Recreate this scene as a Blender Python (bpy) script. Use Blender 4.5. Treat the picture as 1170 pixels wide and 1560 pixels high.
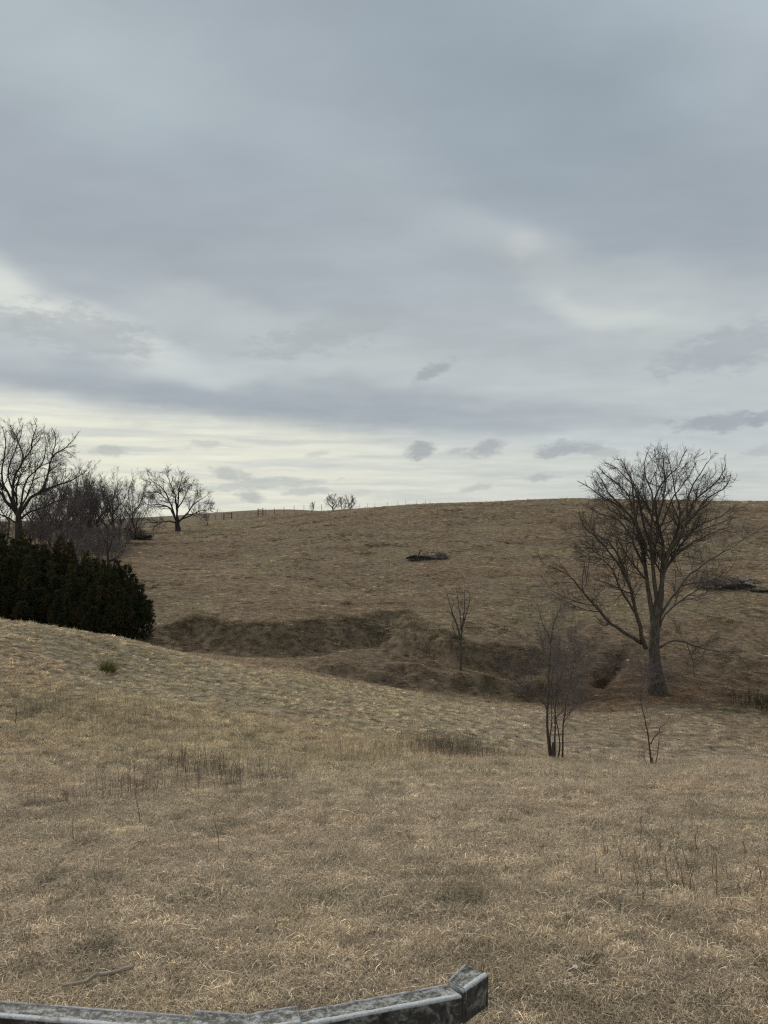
import bpy, math, random
import numpy as np

# ------------------------------------------------------------------ camera
scene = bpy.context.scene
for o in list(bpy.data.objects):
    bpy.data.objects.remove(o)
EYE = 2.4            # eye height above the ground at the overlook
F = 1150.0           # focal length of the photograph in its own pixels
U0, V0 = 585.0, 800.0

cam_d = bpy.data.cameras.new("camera")
cam = bpy.data.objects.new("camera", cam_d)
scene.collection.objects.link(cam)
cam.location = (0, 0, EYE)
cam.rotation_euler = (math.radians(90), 0, 0)
cam_d.sensor_fit = 'VERTICAL'
cam_d.sensor_height = 36.0
cam_d.lens = 36.0 * F / 1560.0
cam_d.shift_y = 20.0 / 1560.0
cam_d.clip_start = 0.05
cam_d.clip_end = 9000
scene.camera = cam

# ------------------------------------------------------------------ exposure
scene.view_settings.view_transform = 'Standard'
scene.view_settings.look = 'None'
scene.view_settings.exposure = 0.38
scene.view_settings.gamma = 1.0
scene.view_settings.use_curve_mapping = False
scene.render.film_transparent = False
try:
    scene.cycles.use_denoising = False
    scene.cycles.filter_width = 1.25
    scene.cycles.max_bounces = 5
    scene.cycles.diffuse_bounces = 3
    scene.cycles.transparent_max_bounces = 4
except Exception:
    pass

# ------------------------------------------------------------------ sun (overcast: a wide weak glow through the cloud)
SUN_EL, SUN_AZ = math.radians(48), math.radians(-35)     # azimuth measured from +Y towards +X
sd = bpy.data.lights.new("sun", 'SUN')
sd.energy = 1.5
sd.angle = math.radians(40)
sd.color = (1.0, 0.955, 0.89)
sun = bpy.data.objects.new("sun", sd)
scene.collection.objects.link(sun)
from mathutils import Vector
sdir = Vector((math.sin(SUN_AZ) * math.cos(SUN_EL), math.cos(SUN_AZ) * math.cos(SUN_EL), math.sin(SUN_EL)))
sun.rotation_euler = (-sdir).to_track_quat('-Z', 'Y').to_euler()
sun.location = (0, 0, 60)

# ------------------------------------------------------------------ world: Nishita sky behind a procedural cloud deck
world = bpy.data.worlds.new("World")
scene.world = world
world.use_nodes = True
wt = world.node_tree
wt.nodes.clear()
def wn(t, **kw):
    n = wt.nodes.new(t)
    for k, v in kw.items():
        setattr(n, k, v)
    return n
def wl(a, b):
    wt.links.new(a, b)
def wmath(op, a, b=None, clamp=False):
    n = wn('ShaderNodeMath', operation=op)
    n.use_clamp = clamp
    for i, x in enumerate((a, b)):
        if x is None:
            continue
        if isinstance(x, (int, float)):
            n.inputs[i].default_value = x
        else:
            wl(x, n.inputs[i])
    return n.outputs[0]
def wmix(fac, a, b):
    n = wn('ShaderNodeMix', data_type='RGBA')
    for idx, x in ((0, fac), (6, a), (7, b)):
        if isinstance(x, (int, float)):
            n.inputs[idx].default_value = x
        elif isinstance(x, tuple):
            n.inputs[idx].default_value = (*x, 1)
        else:
            wl(x, n.inputs[idx])
    return n.outputs[2]
def srgb(r, g, b):
    f = lambda c: (c / 255 / 12.92) if c / 255 <= 0.04045 else ((c / 255 + 0.055) / 1.055) ** 2.4
    return (f(r), f(g), f(b))

def build_world():
    tc = wn('ShaderNodeTexCoord')
    sep = wn('ShaderNodeSeparateXYZ'); wl(tc.outputs['Generated'], sep.inputs[0])
    az = wmath('ARCTAN2', sep.outputs[0], sep.outputs[1])
    el = wmath('ARCSINE', sep.outputs[2])
    # the cloud deck is a flat layer: look the noise up where the view ray meets it
    zz = wmath('ADD', wmath('MAXIMUM', sep.outputs[2], 0.0), 0.10)
    px = wmath('DIVIDE', sep.outputs[0], zz)
    py = wmath('DIVIDE', sep.outputs[1], zz)
    deck = wn('ShaderNodeCombineXYZ'); wl(px, deck.inputs[0]); wl(py, deck.inputs[1])
    n1 = wn('ShaderNodeTexNoise'); n1.inputs['Scale'].default_value = 0.55
    n1.inputs['Detail'].default_value = 5; n1.inputs['Roughness'].default_value = 0.5
    n1.inputs['Distortion'].default_value = 0.6
    mp = wn('ShaderNodeMapping'); mp.inputs['Location'].default_value = (3.1, 1.7, 0.4)
    mp.inputs['Rotation'].default_value = (0, 0, 0.5); mp.inputs['Scale'].default_value = (1.0, 1.7, 1)
    wl(deck.outputs[0], mp.inputs[0]); wl(mp.outputs[0], n1.inputs['Vector'])
    # angular coordinates, gently warped by noise so that cloud edges are ragged
    ang = wn('ShaderNodeCombineXYZ'); wl(az, ang.inputs[0]); wl(el, ang.inputs[1])
    def warp(scale, amt, det, stretch=2.2):
        m = wn('ShaderNodeMapping'); m.inputs['Scale'].default_value = (scale, scale * stretch, 1)
        wl(ang.outputs[0], m.inputs[0])
        n = wn('ShaderNodeTexNoise'); n.inputs['Scale'].default_value = 1.0
        n.inputs['Detail'].default_value = det; n.inputs['Roughness'].default_value = 0.55
        wl(m.outputs[0], n.inputs['Vector'])
        s = wn('ShaderNodeVectorMath', operation='SUBTRACT'); wl(n.outputs['Color'], s.inputs[0])
        s.inputs[1].default_value = (0.5, 0.5, 0.5)
        k = wn('ShaderNodeVectorMath', operation='MULTIPLY'); wl(s.outputs[0], k.inputs[0])
        k.inputs[1].default_value = (amt, amt * 0.55, 0)
        return k.outputs[0]
    def add(a, b):
        n = wn('ShaderNodeVectorMath', operation='ADD'); wl(a, n.inputs[0]); wl(b, n.inputs[1]); return n.outputs[0]
    soft = add(ang.outputs[0], warp(5, 0.16, 3))
    fine = add(ang.outputs[0], add(warp(22, 0.026, 4), warp(80, 0.010, 3, 1.5)))
    def A(u, v):
        return math.atan((u - U0) / F), math.atan((V0 - v) / math.hypot(F, u - U0))
    mr_ = wn('ShaderNodeMapping'); mr_.inputs['Scale'].default_value = (30, 76, 1); wl(ang.outputs[0], mr_.inputs[0])
    rg = wn('ShaderNodeTexNoise'); rg.inputs['Scale'].default_value = 1; rg.inputs['Detail'].default_value = 8
    rg.inputs['Roughness'].default_value = .66; wl(mr_.outputs[0], rg.inputs['Vector'])
    ragged = wmath('MULTIPLY', wmath('SUBTRACT', rg.outputs['Fac'], 0.5), 2.2)
    def blob(src, u, v, ru, rv, rot, lo, hi, rag=False):
        a, e = A(u, v)
        m = wn('ShaderNodeMapping', vector_type='TEXTURE')
        m.inputs['Location'].default_value = (a, e, 0)
        m.inputs['Rotation'].default_value = (0, 0, math.radians(rot))
        m.inputs['Scale'].default_value = (ru / F, rv / F, 1)
        wl(src, m.inputs[0])
        ln = wn('ShaderNodeVectorMath', operation='LENGTH'); wl(m.outputs[0], ln.inputs[0])
        r = wn('ShaderNodeMapRange', interpolation_type='SMOOTHERSTEP')
        r.inputs[1].default_value = lo; r.inputs[2].default_value = hi
        r.inputs[3].default_value = 1; r.inputs[4].default_value = 0
        wl(wmath('ADD', ln.outputs['Value'], ragged) if rag else ln.outputs['Value'], r.inputs[0])
        return r.outputs[0]
    # --- deck colour by noise
    f1 = wn('ShaderNodeMapRange'); f1.inputs[1].default_value = 0.35; f1.inputs[2].default_value = 0.68
    wl(n1.outputs['Fac'], f1.inputs[0])
    col = wmix(f1.outputs[0], srgb(140, 150, 160), srgb(155, 164, 171))
    # --- towards the horizon the deck opens: brighter, warm on the sun's side
    sw = wn('ShaderNodeSeparateXYZ'); wl(soft, sw.inputs[0])
    fw = wn('ShaderNodeSeparateXYZ'); wl(fine, fw.inputs[0])
    low = wn('ShaderNodeMapRange', interpolation_type='SMOOTHSTEP')
    low.inputs[1].default_value = 0.42; low.inputs[2].default_value = 0.14
    wl(sw.outputs[1], low.inputs[0])
    lowf = wmath('MULTIPLY', low.outputs[0], 0.62)
    col = wmix(lowf, col, srgb(182, 188, 190))
    # soft light and dark masses of the deck
    for (u, v, ru, rv, rot, amt, c) in (
        (60, 60, 330, 150, -15, .55, (157, 171, 177)),
        (1010, -10, 420, 70, 0, .65, (162, 174, 184)),
        (1150, 60, 200, 60, 20, .40, (164, 176, 186)),
        (800, 130, 520, 190, -20, .70, (126, 139, 150)),
        (180, 340, 560, 150, -14, .60, (138, 145, 154)),
        (1110, 330, 260, 150, -10, .50, (137, 145, 155)),
        (620, 400, 420, 110, -12, .30, (150, 157, 163)),
        (30, 445, 330, 48, -17, .90, (194, 198, 194)),
        (420, 490, 340, 46, -8, .55, (174, 180, 181)),
        (640, 330, 260, 60, -18, .30, (158, 166, 170)),
        (900, 420, 300, 60, -22, .45, (170, 177, 178)),
        (945, 470, 150, 26, -16, .60, (186, 191, 188)),
        (785, 378, 55, 22, 12, .55, (176, 180, 180)),
        (760, 520, 380, 45, -5, .50, (150, 156, 162)),
        (560, 560, 300, 44, 4, .35, (168, 174, 175)),
        (1000, 600, 360, 50, 3, .40, (168, 174, 175)),
    ):
        m = wmath('MULTIPLY', blob(soft, u, v, ru, rv, rot, 0.0, 1.25), amt)
        col = wmix(m, col, srgb(*c))
    # the long dark shelf and the bright gap under it
    shelf_hi = wmath('ADD', wmath('MULTIPLY', fw.outputs[0], -0.075), A(585, 672)[1])
    d = wmath('SUBTRACT', fw.outputs[1], shelf_hi)
    gap = wn('ShaderNodeMapRange', interpolation_type='SMOOTHSTEP'); wl(d, gap.inputs[0])
    gap.inputs[1].default_value = 0.030; gap.inputs[2].default_value = -0.012
    gap.inputs[3].default_value = 0; gap.inputs[4].default_value = 1
    warm = wn('ShaderNodeMapRange', interpolation_type='SMOOTHSTEP'); wl(az, warm.inputs[0])
    warm.inputs[1].default_value = 0.40; warm.inputs[2].default_value = -0.35
    gapcol = wmix(warm.outputs[0], srgb(180, 186, 185), srgb(208, 208, 194))
    # streaks in the gap
    ms = wn('ShaderNodeMapping'); ms.inputs['Scale'].default_value = (4.5, 85, 1); wl(add(ang.outputs[0], warp(14, 0.022, 3)), ms.inputs[0])
    ns = wn('ShaderNodeTexNoise'); ns.inputs['Scale'].default_value = 1; ns.inputs['Detail'].default_value = 5
    wl(ms.outputs[0], ns.inputs['Vector'])
    st = wn('ShaderNodeMapRange'); st.inputs[1].default_value = 0.44; st.inputs[2].default_value = 0.64
    st.inputs[4].default_value = 0.62
    wl(ns.outputs['Fac'], st.inputs[0])
    gapcol = wmix(st.outputs[0], gapcol, srgb(168, 174, 176))
    # shelf
    for (u, v, ru, rv, rot, amt, c) in (
        (250, 612, 420, 40, -8, .80, (143, 151, 159)),
        (520, 625, 420, 44, -2, .85, (140, 148, 157)),
        (820, 640, 330, 32, 2, .55, (152, 160, 168)),
    ):
        m = wmath('MULTIPLY', blob(soft, u, v, ru, rv, rot, 0.25, 1.3), amt)
        col = wmix(m, col, srgb(*c))
    col = wmix(wmath('MULTIPLY', gap.outputs[0], 0.92), col, gapcol)
    # small ragged clouds
    for (u, v, ru, rv, rot, amt, c) in (
        (130, 508, 120, 40, -6, .80, (150, 157, 161)),
        (20, 490, 60, 26, 8, .55, (158, 164, 167)),
        (505, 505, 150, 30, 13, .85, (150, 157, 162)),
        (660, 566, 40, 10, 24, .80, (140, 147, 153)),
        (1110, 530, 110, 34, 10, .85, (148, 155, 162)),
        (1095, 642, 75, 16, 4, .85, (138, 144, 153)),
        (1165, 637, 30, 12, 6, .80, (138, 144, 153)),
        (860, 685, 60, 14, 6, .85, (140, 146, 153)),
        (920, 688, 40, 10, -4, .60, (150, 156, 161)),
        (640, 686, 26, 14, 14, .85, (138, 144, 151)),
        (695, 687, 26, 8, 8, .65, (150, 155, 159)),
        (742, 683, 34, 13, 12, .80, (142, 148, 154)),
        (822, 728, 32, 7, 0, .75, (150, 157, 160)),
        (725, 744, 30, 9, 8, .65, (156, 162, 164)),
        (170, 686, 28, 9, 0, .70, (156, 161, 161)),
        (318, 677, 40, 9, 4, .60, (162, 167, 167)),
        (350, 722, 34, 13, -4, .75, (152, 158, 160)),
        (380, 757, 24, 9, 0, .80, (148, 156, 160)),
        (390, 737, 130, 10, 3, .70, (154, 162, 164)),
        (460, 748, 50, 8, 3, .65, (158, 164, 166)),
        (535, 752, 30, 7, 0, .5, (166, 171, 172)),
        (480, 692, 22, 8, 10, .55, (166, 171, 170)),
        (985, 643, 30, 9, 6, .45, (154, 159, 164)),
        (1160, 686, 26, 10, 8, .6, (154, 160, 165)),
        (1130, 725, 40, 9, 0, .4, (160, 166, 169)),
        (200, 640, 30, 8, 0, .25, (166, 170, 170)),
        (620, 756, 70, 7, 2, .45, (170, 176, 176)),
    ):
        m = wmath('MULTIPLY', blob(fine, u, v, ru * 1.05, rv * 1.05, rot, 0.25, 1.15, True), amt * .92)
        col = wmix(m, col, srgb(*c))
    # fine mottling of the whole deck
    md = wn('ShaderNodeTexNoise'); md.inputs['Scale'].default_value = 3.2; md.inputs['Detail'].default_value = 6
    wl(mp.outputs[0], md.inputs['Vector'])
    mv = wn('ShaderNodeMapRange'); mv.inputs[3].default_value = 0.955; mv.inputs[4].default_value = 1.045
    mv.inputs[1].default_value = 0.3; mv.inputs[2].default_value = 0.7
    wl(md.outputs['Fac'], mv.inputs[0])
    sc = wn('ShaderNodeVectorMath', operation='SCALE'); wl(col, sc.inputs[0]); wl(mv.outputs[0], sc.inputs['Scale'])
    # clouds in units of the sky's own brightness (strength 0.1)
    sc2 = wn('ShaderNodeVectorMath', operation='MULTIPLY'); wl(sc.outputs[0], sc2.inputs[0]); sc2.inputs[1].default_value = (10.15, 10.0, 9.65)
    sky = wn('ShaderNodeTexSky', sky_type='NISHITA')
    sky.sun_disc = False
    sky.sun_elevation = SUN_EL
    sky.sun_rotation = SUN_AZ
    final = wmix(0.96, sky.outputs[0], sc2.outputs[0])
    bg = wn('ShaderNodeBackground'); bg.inputs['Strength'].default_value = 0.1
    wl(final, bg.inputs['Color'])
    out = wn('ShaderNodeOutputWorld'); wl(bg.outputs[0], out.inputs['Surface'])
build_world()

# ------------------------------------------------------------------ helpers
def link(o):
    scene.collection.objects.link(o); return o
def empty(name, loc, label, cat, group=None):
    o = bpy.data.objects.new(name, None)
    o.empty_display_size = 0.3
    link(o); o.location = loc
    o['label'] = label; o['category'] = cat
    if group: o['group'] = group
    return o
def tag(o, label, cat, group=None):
    o['label'] = label; o['category'] = cat
    if group: o['group'] = group
    return o
def mesh_arrays(name, V, quads=None, tris=None, smooth=True):
    me = bpy.data.meshes.new(name)
    V = np.asarray(V, dtype=np.float32)
    quads = np.zeros((0, 4), np.int32) if quads is None else np.asarray(quads, np.int32)
    tris = np.zeros((0, 3), np.int32) if tris is None else np.asarray(tris, np.int32)
    nq, nt = len(quads), len(tris)
    me.vertices.add(len(V)); me.vertices.foreach_set('co', V.ravel())
    loops = np.concatenate([quads.ravel(), tris.ravel()]).astype(np.int32)
    me.loops.add(len(loops)); me.loops.foreach_set('vertex_index', loops)
    me.polygons.add(nq + nt)
    start = np.concatenate([np.arange(nq) * 4, nq * 4 + np.arange(nt) * 3]).astype(np.int32)
    me.polygons.foreach_set('loop_start', start)
    if smooth:
        me.polygons.foreach_set('use_smooth', np.ones(nq + nt, bool))
    me.update(calc_edges=True)
    return me
def obj(name, me, mat=None, parent=None, kind=None):
    o = bpy.data.objects.new(name, me)
    if mat is not None and not me.materials:
        me.materials.append(mat)
    link(o)
    if parent is not None: o.parent = parent
    if kind: o['kind'] = kind
    return o
def copy_thing(root, loc, rz=0.0, s=1.0, label=None, group=None, cat=None):
    r = root.copy(); scene.collection.objects.link(r)
    r.location = loc; r.rotation_euler = (0, 0, rz)
    r.scale = (s, s, s) if isinstance(s, (int, float)) else s
    if label: r['label'] = label
    if group: r['group'] = group
    if cat: r['category'] = cat
    for ch in list(root.children):
        c = ch.copy(); scene.collection.objects.link(c); c.parent = r
    return r

# numpy gradient noise
_rp = np.random.RandomState(7)
_perm = np.concatenate([_rp.permutation(512)] * 2)
_g = _rp.rand(512) * 2 * np.pi
_gx, _gy = np.cos(_g), np.sin(_g)
def noise2(x, y):
    xi = np.floor(x).astype(int); yi = np.floor(y).astype(int)
    xf = x - xi; yf = y - yi
    def h(i, j):
        return _perm[(_perm[i & 511] + j) & 511]
    def dt(i, j, dx, dy):
        k = h(i, j); return _gx[k] * dx + _gy[k] * dy
    u = xf ** 3 * (xf * (xf * 6 - 15) + 10); v = yf ** 3 * (yf * (yf * 6 - 15) + 10)
    a = dt(xi, yi, xf, yf); b = dt(xi + 1, yi, xf - 1, yf)
    c = dt(xi, yi + 1, xf, yf - 1); d = dt(xi + 1, yi + 1, xf - 1, yf - 1)
    return ((a + u * (b - a)) * (1 - v) + (c + u * (d - c)) * v) * 1.4
def fbm(x, y, oct=4, gain=0.5):
    s = 0; a = 1.0; t = 0
    for k in range(oct):
        s = s + a * noise2(x * 2 ** k + 17.3 * k, y * 2 ** k + 5.1 * k); t += a; a *= gain
    return s / t
def sstep(a, b, x):
    t = np.clip((x - a) / (b - a), 0, 1); return t * t * (3 - 2 * t)

# ------------------------------------------------------------------ terrain height field
CTRL = {
 -500: [(2, 2200), (3.6, 1545), (8, 1225), (12, 1120), (16, 1050), (20, 985), (24, 930), (28, 890), (34, 905), (50, 905), (65, 900), (80, 850), (100, 830), (150, 805), (300, 793)],
 -200: [(2, 2200), (3.6, 1550), (8, 1255), (12, 1160), (16, 1090), (20, 1020), (24, 965), (27, 930), (34, 945), (50, 945), (65, 900), (80, 842), (100, 826), (150, 803), (300, 794)],
    0: [(2, 2200), (3.6, 1560), (8, 1270), (12, 1180), (16, 1110), (20, 1042), (24, 985), (27, 950), (34, 960), (50, 962), (65, 905), (80, 842), (100, 825), (150, 803), (300, 794)],
  100: [(3.6, 1560), (8, 1275), (12, 1190), (16, 1126), (20, 1063), (25, 1000), (28, 963), (34, 975), (50, 972), (65, 905), (80, 845), (100, 825), (150, 803), (300, 793)],
  200: [(3.6, 1560), (8, 1275), (12, 1192), (16, 1134), (20, 1078), (26, 1018), (30, 976), (36, 985), (50, 972), (65, 898), (80, 855), (100, 825), (122, 810), (150, 801), (300, 790)],
  300: [(2, 2200), (3.6, 1560), (8, 1275), (12, 1195), (15, 1152), (20, 1092), (26, 1038), (31, 1003), (36, 998), (45, 985), (50, 975), (54, 945), (65, 898), (80, 862), (100, 828), (122, 807), (150, 793), (300, 783)],
  440: [(3.6, 1560), (8, 1273), (12, 1196), (15, 1160), (20, 1110), (26, 1060), (33, 1022), (40, 1008), (46, 990), (51, 958), (65, 898), (80, 855), (100, 815), (120, 792), (137, 781), (160, 784), (300, 776)],
  585: [(2, 2200), (3.6, 1560), (8, 1270), (12, 1195), (16, 1156), (20, 1130), (26, 1090), (32, 1056), (36, 1040), (40, 1032), (44, 1016), (50, 978), (58, 944), (70, 893), (80, 855), (100, 803), (119, 773), (140, 778), (300, 786)],
  700: [(3.6, 1560), (8, 1268), (12, 1197), (16, 1163), (20.5, 1146), (26, 1105), (32, 1075), (37, 1055), (41, 1042), (45, 1016), (54, 958), (66, 900), (80, 850), (100, 800), (118, 767), (140, 774)],
  800: [(2, 2200), (3.6, 1560), (8, 1265), (12, 1198), (16, 1170), (21, 1153), (26, 1118), (32, 1088), (37, 1068), (42, 1050), (46, 1022), (52, 985), (62, 920), (80, 850), (100, 800), (117, 764), (140, 772), (300, 788)],
  900: [(3.6, 1560), (8, 1264), (12, 1199), (16, 1174), (20.5, 1160), (25, 1130), (31, 1102), (37, 1078), (42, 1052), (50, 992), (60, 927), (75, 865), (95, 810), (116, 762), (140, 770)],
 1000: [(2, 2200), (3.6, 1560), (8, 1264), (12, 1199), (16, 1176), (20.5, 1166), (24, 1142), (30, 1108), (36, 1080), (41, 1057), (50, 990), (60, 925), (75, 865), (95, 810), (115, 763), (140, 770), (300, 788)],
 1170: [(3.6, 1560), (8, 1262), (12, 1199), (16, 1178), (20.5, 1168), (24, 1148), (30, 1118), (36, 1090), (41, 1066), (50, 990), (60, 925), (75, 865), (95, 810), (115, 766), (140, 773)],
 1500: [(2, 2200), (3.6, 1560), (8, 1255), (12, 1190), (16, 1178), (20.5, 1172), (24, 1152), (30, 1122), (36, 1098), (41, 1072), (50, 990), (60, 925), (75, 865), (95, 812), (115, 772), (140, 779), (300, 790)],
}
def warpc(X, Y):
    Yc = np.clip(Y, 0.5, 330)
    return np.clip(X / (Yc + 3) * 1.6, -1.5, 1.5), np.log(Yc + 5) * 1.35
cp = []
for u, rows in CTRL.items():
    for (Y, v) in rows:
        z = EYE - (v - V0) / F * Y
        cp.append(((u - U0) / F * Y, Y, max(z, 0.02) if Y < 2.5 else z))
cp = np.array(cp)
cpx, cpy = warpc(cp[:, 0], cp[:, 1])
def _tps(r2):
    return np.where(r2 > 1e-12, 0.5 * r2 * np.log(np.maximum(r2, 1e-12)), 0)
_n = len(cp)
_K = _tps((cpx[:, None] - cpx) ** 2 + (cpy[:, None] - cpy) ** 2) + np.eye(_n) * 2e-4
_P = np.stack([np.ones(_n), cpx, cpy], 1)
_A = np.block([[_K, _P], [_P.T, np.zeros((3, 3))]])
_w = np.linalg.solve(_A, np.concatenate([cp[:, 2], np.zeros(3)]))
def XY(u, Y):
    return ((u - U0) / F * Y, Y)
def scarp(X, Y, line, amp, wid, wob):
    """steps the ground up on the far side of a polyline: an eroded bank"""
    L = np.array([XY(u, y) for u, y in line])
    best = np.full(X.shape, 1e9); sgn = np.zeros(X.shape); along = np.zeros(X.shape)
    tot = 0; seglen = np.linalg.norm(L[1:] - L[:-1], axis=1); T = seglen.sum()
    for k in range(len(L) - 1):
        a, b = L[k], L[k + 1]; ab = b - a
        t = np.clip(((X - a[0]) * ab[0] + (Y - a[1]) * ab[1]) / (ab @ ab), 0, 1)
        dx = X - a[0] - t * ab[0]; dy = Y - a[1] - t * ab[1]
        d = np.hypot(dx, dy); s = np.sign(ab[0] * dy - ab[1] * dx)
        m = d < best
        best = np.where(m, d, best); sgn = np.where(m, s, sgn); along = np.where(m, (tot + t * seglen[k]) / T, along)
        tot += seglen[k]
    sd = best * sgn + wob * (1.5 * fbm(X * 0.16 + 2, Y * 0.16, 2) + .7 * fbm(X * 0.6, Y * 0.6, 3))
    fade = sstep(0, 0.12, along) * sstep(1, 0.85, along)
    return sd, fade
BANK = [(195, 52), (250, 51.5), (300, 52.5), (360, 50.5), (420, 49.5), (480, 50.5), (535, 54), (585, 57), (618, 56.5), (645, 51), (700, 48.5), (780, 48), (870, 49)]
FOOT = [(455, 44.5), (520, 44), (600, 43), (680, 43), (760, 43), (830, 43.5), (900, 44)]
DITCH = [(955, 50), (942, 47.5), (928, 45.5), (905, 43)]
def ground(X, Y, detail=True):
    X = np.asarray(X, float); Y = np.asarray(Y, float)
    sh = X.shape; X = X.ravel(); Y = Y.ravel()
    z = np.empty(len(X))
    px, py = warpc(X, Y)
    for i in range(0, len(X), 20000):
        s = slice(i, i + 20000)
        r2 = (px[s, None] - cpx) ** 2 + (py[s, None] - cpy) ** 2
        z[s] = _tps(r2) @ _w[:_n] + _w[_n] + _w[_n + 1] * px[s] + _w[_n + 2] * py[s]
    if detail:
        near = (Y > 30) & (Y < 75)
        if near.any():
            xs, ys = X[near], Y[near]
            sd, f = scarp(xs, ys, BANK, 1, 1, 0.75)
            add = 0.95 * f * (2 * sstep(-3.0, 0.25, sd) - 1) * np.exp(-np.abs(sd + 1) / 5.0)
            g_ = 33 + 3.5 * sstep(-15, 12, xs)
            fold = sstep(g_ + 4, g_ + 9, ys) * sstep(g_ + 26, g_ + 14, ys) * sstep(-5, 3, xs)
            add += fold * 0.85 * fbm(xs * .30 + ys * .16 + 4, ys * .07, 3)
            add += fold * 0.16 * fbm(xs * 1.0 + ys * .3, ys * .4, 3)
            sd, f = scarp(xs, ys, FOOT, 1, 1, 1.8)
            add += 0.65 * f * (2 * sstep(-2.6, 0.6, sd) - 1) * np.exp(-np.abs(sd + 1) / 4.0)
            sd, f = scarp(xs, ys, DITCH, 1, 1, 0.3)
            add -= 0.75 * f * np.exp(-(sd / 0.55) ** 2)
            z[near] += add
        hill = sstep(38, 50, Y) * sstep(230, 150, Y)
        # broad swells, terracettes and clumpy sod
        z += hill * 0.30 * fbm(X * 0.07, Y * 0.07, 3)
        z += hill * 0.07 * fbm(X * 0.22 + 3, Y * 0.6, 3)
        z += sstep(30, 40, Y) * sstep(200, 120, Y) * 0.07 * fbm(X * 0.9, Y * 1.3, 3)
        lawn = sstep(2, 6, Y) * sstep(45, 30, Y)
        z += lawn * (0.055 * fbm(X * 0.6, Y * 0.8, 4) + 0.035 * fbm(X * 2.3 + 9, Y * 2.8, 3))
    return z.reshape(sh)
def gz(X, Y):
    return float(ground(np.array([X]), np.array([Y]))[0])
def at(u, Y):
    X, Y = XY(u, Y)
    return (X, Y, gz(X, Y))
def P(u, v, Y):
    return np.array([(u - U0) / F * Y, Y, EYE - (v - V0) / F * Y])

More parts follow.
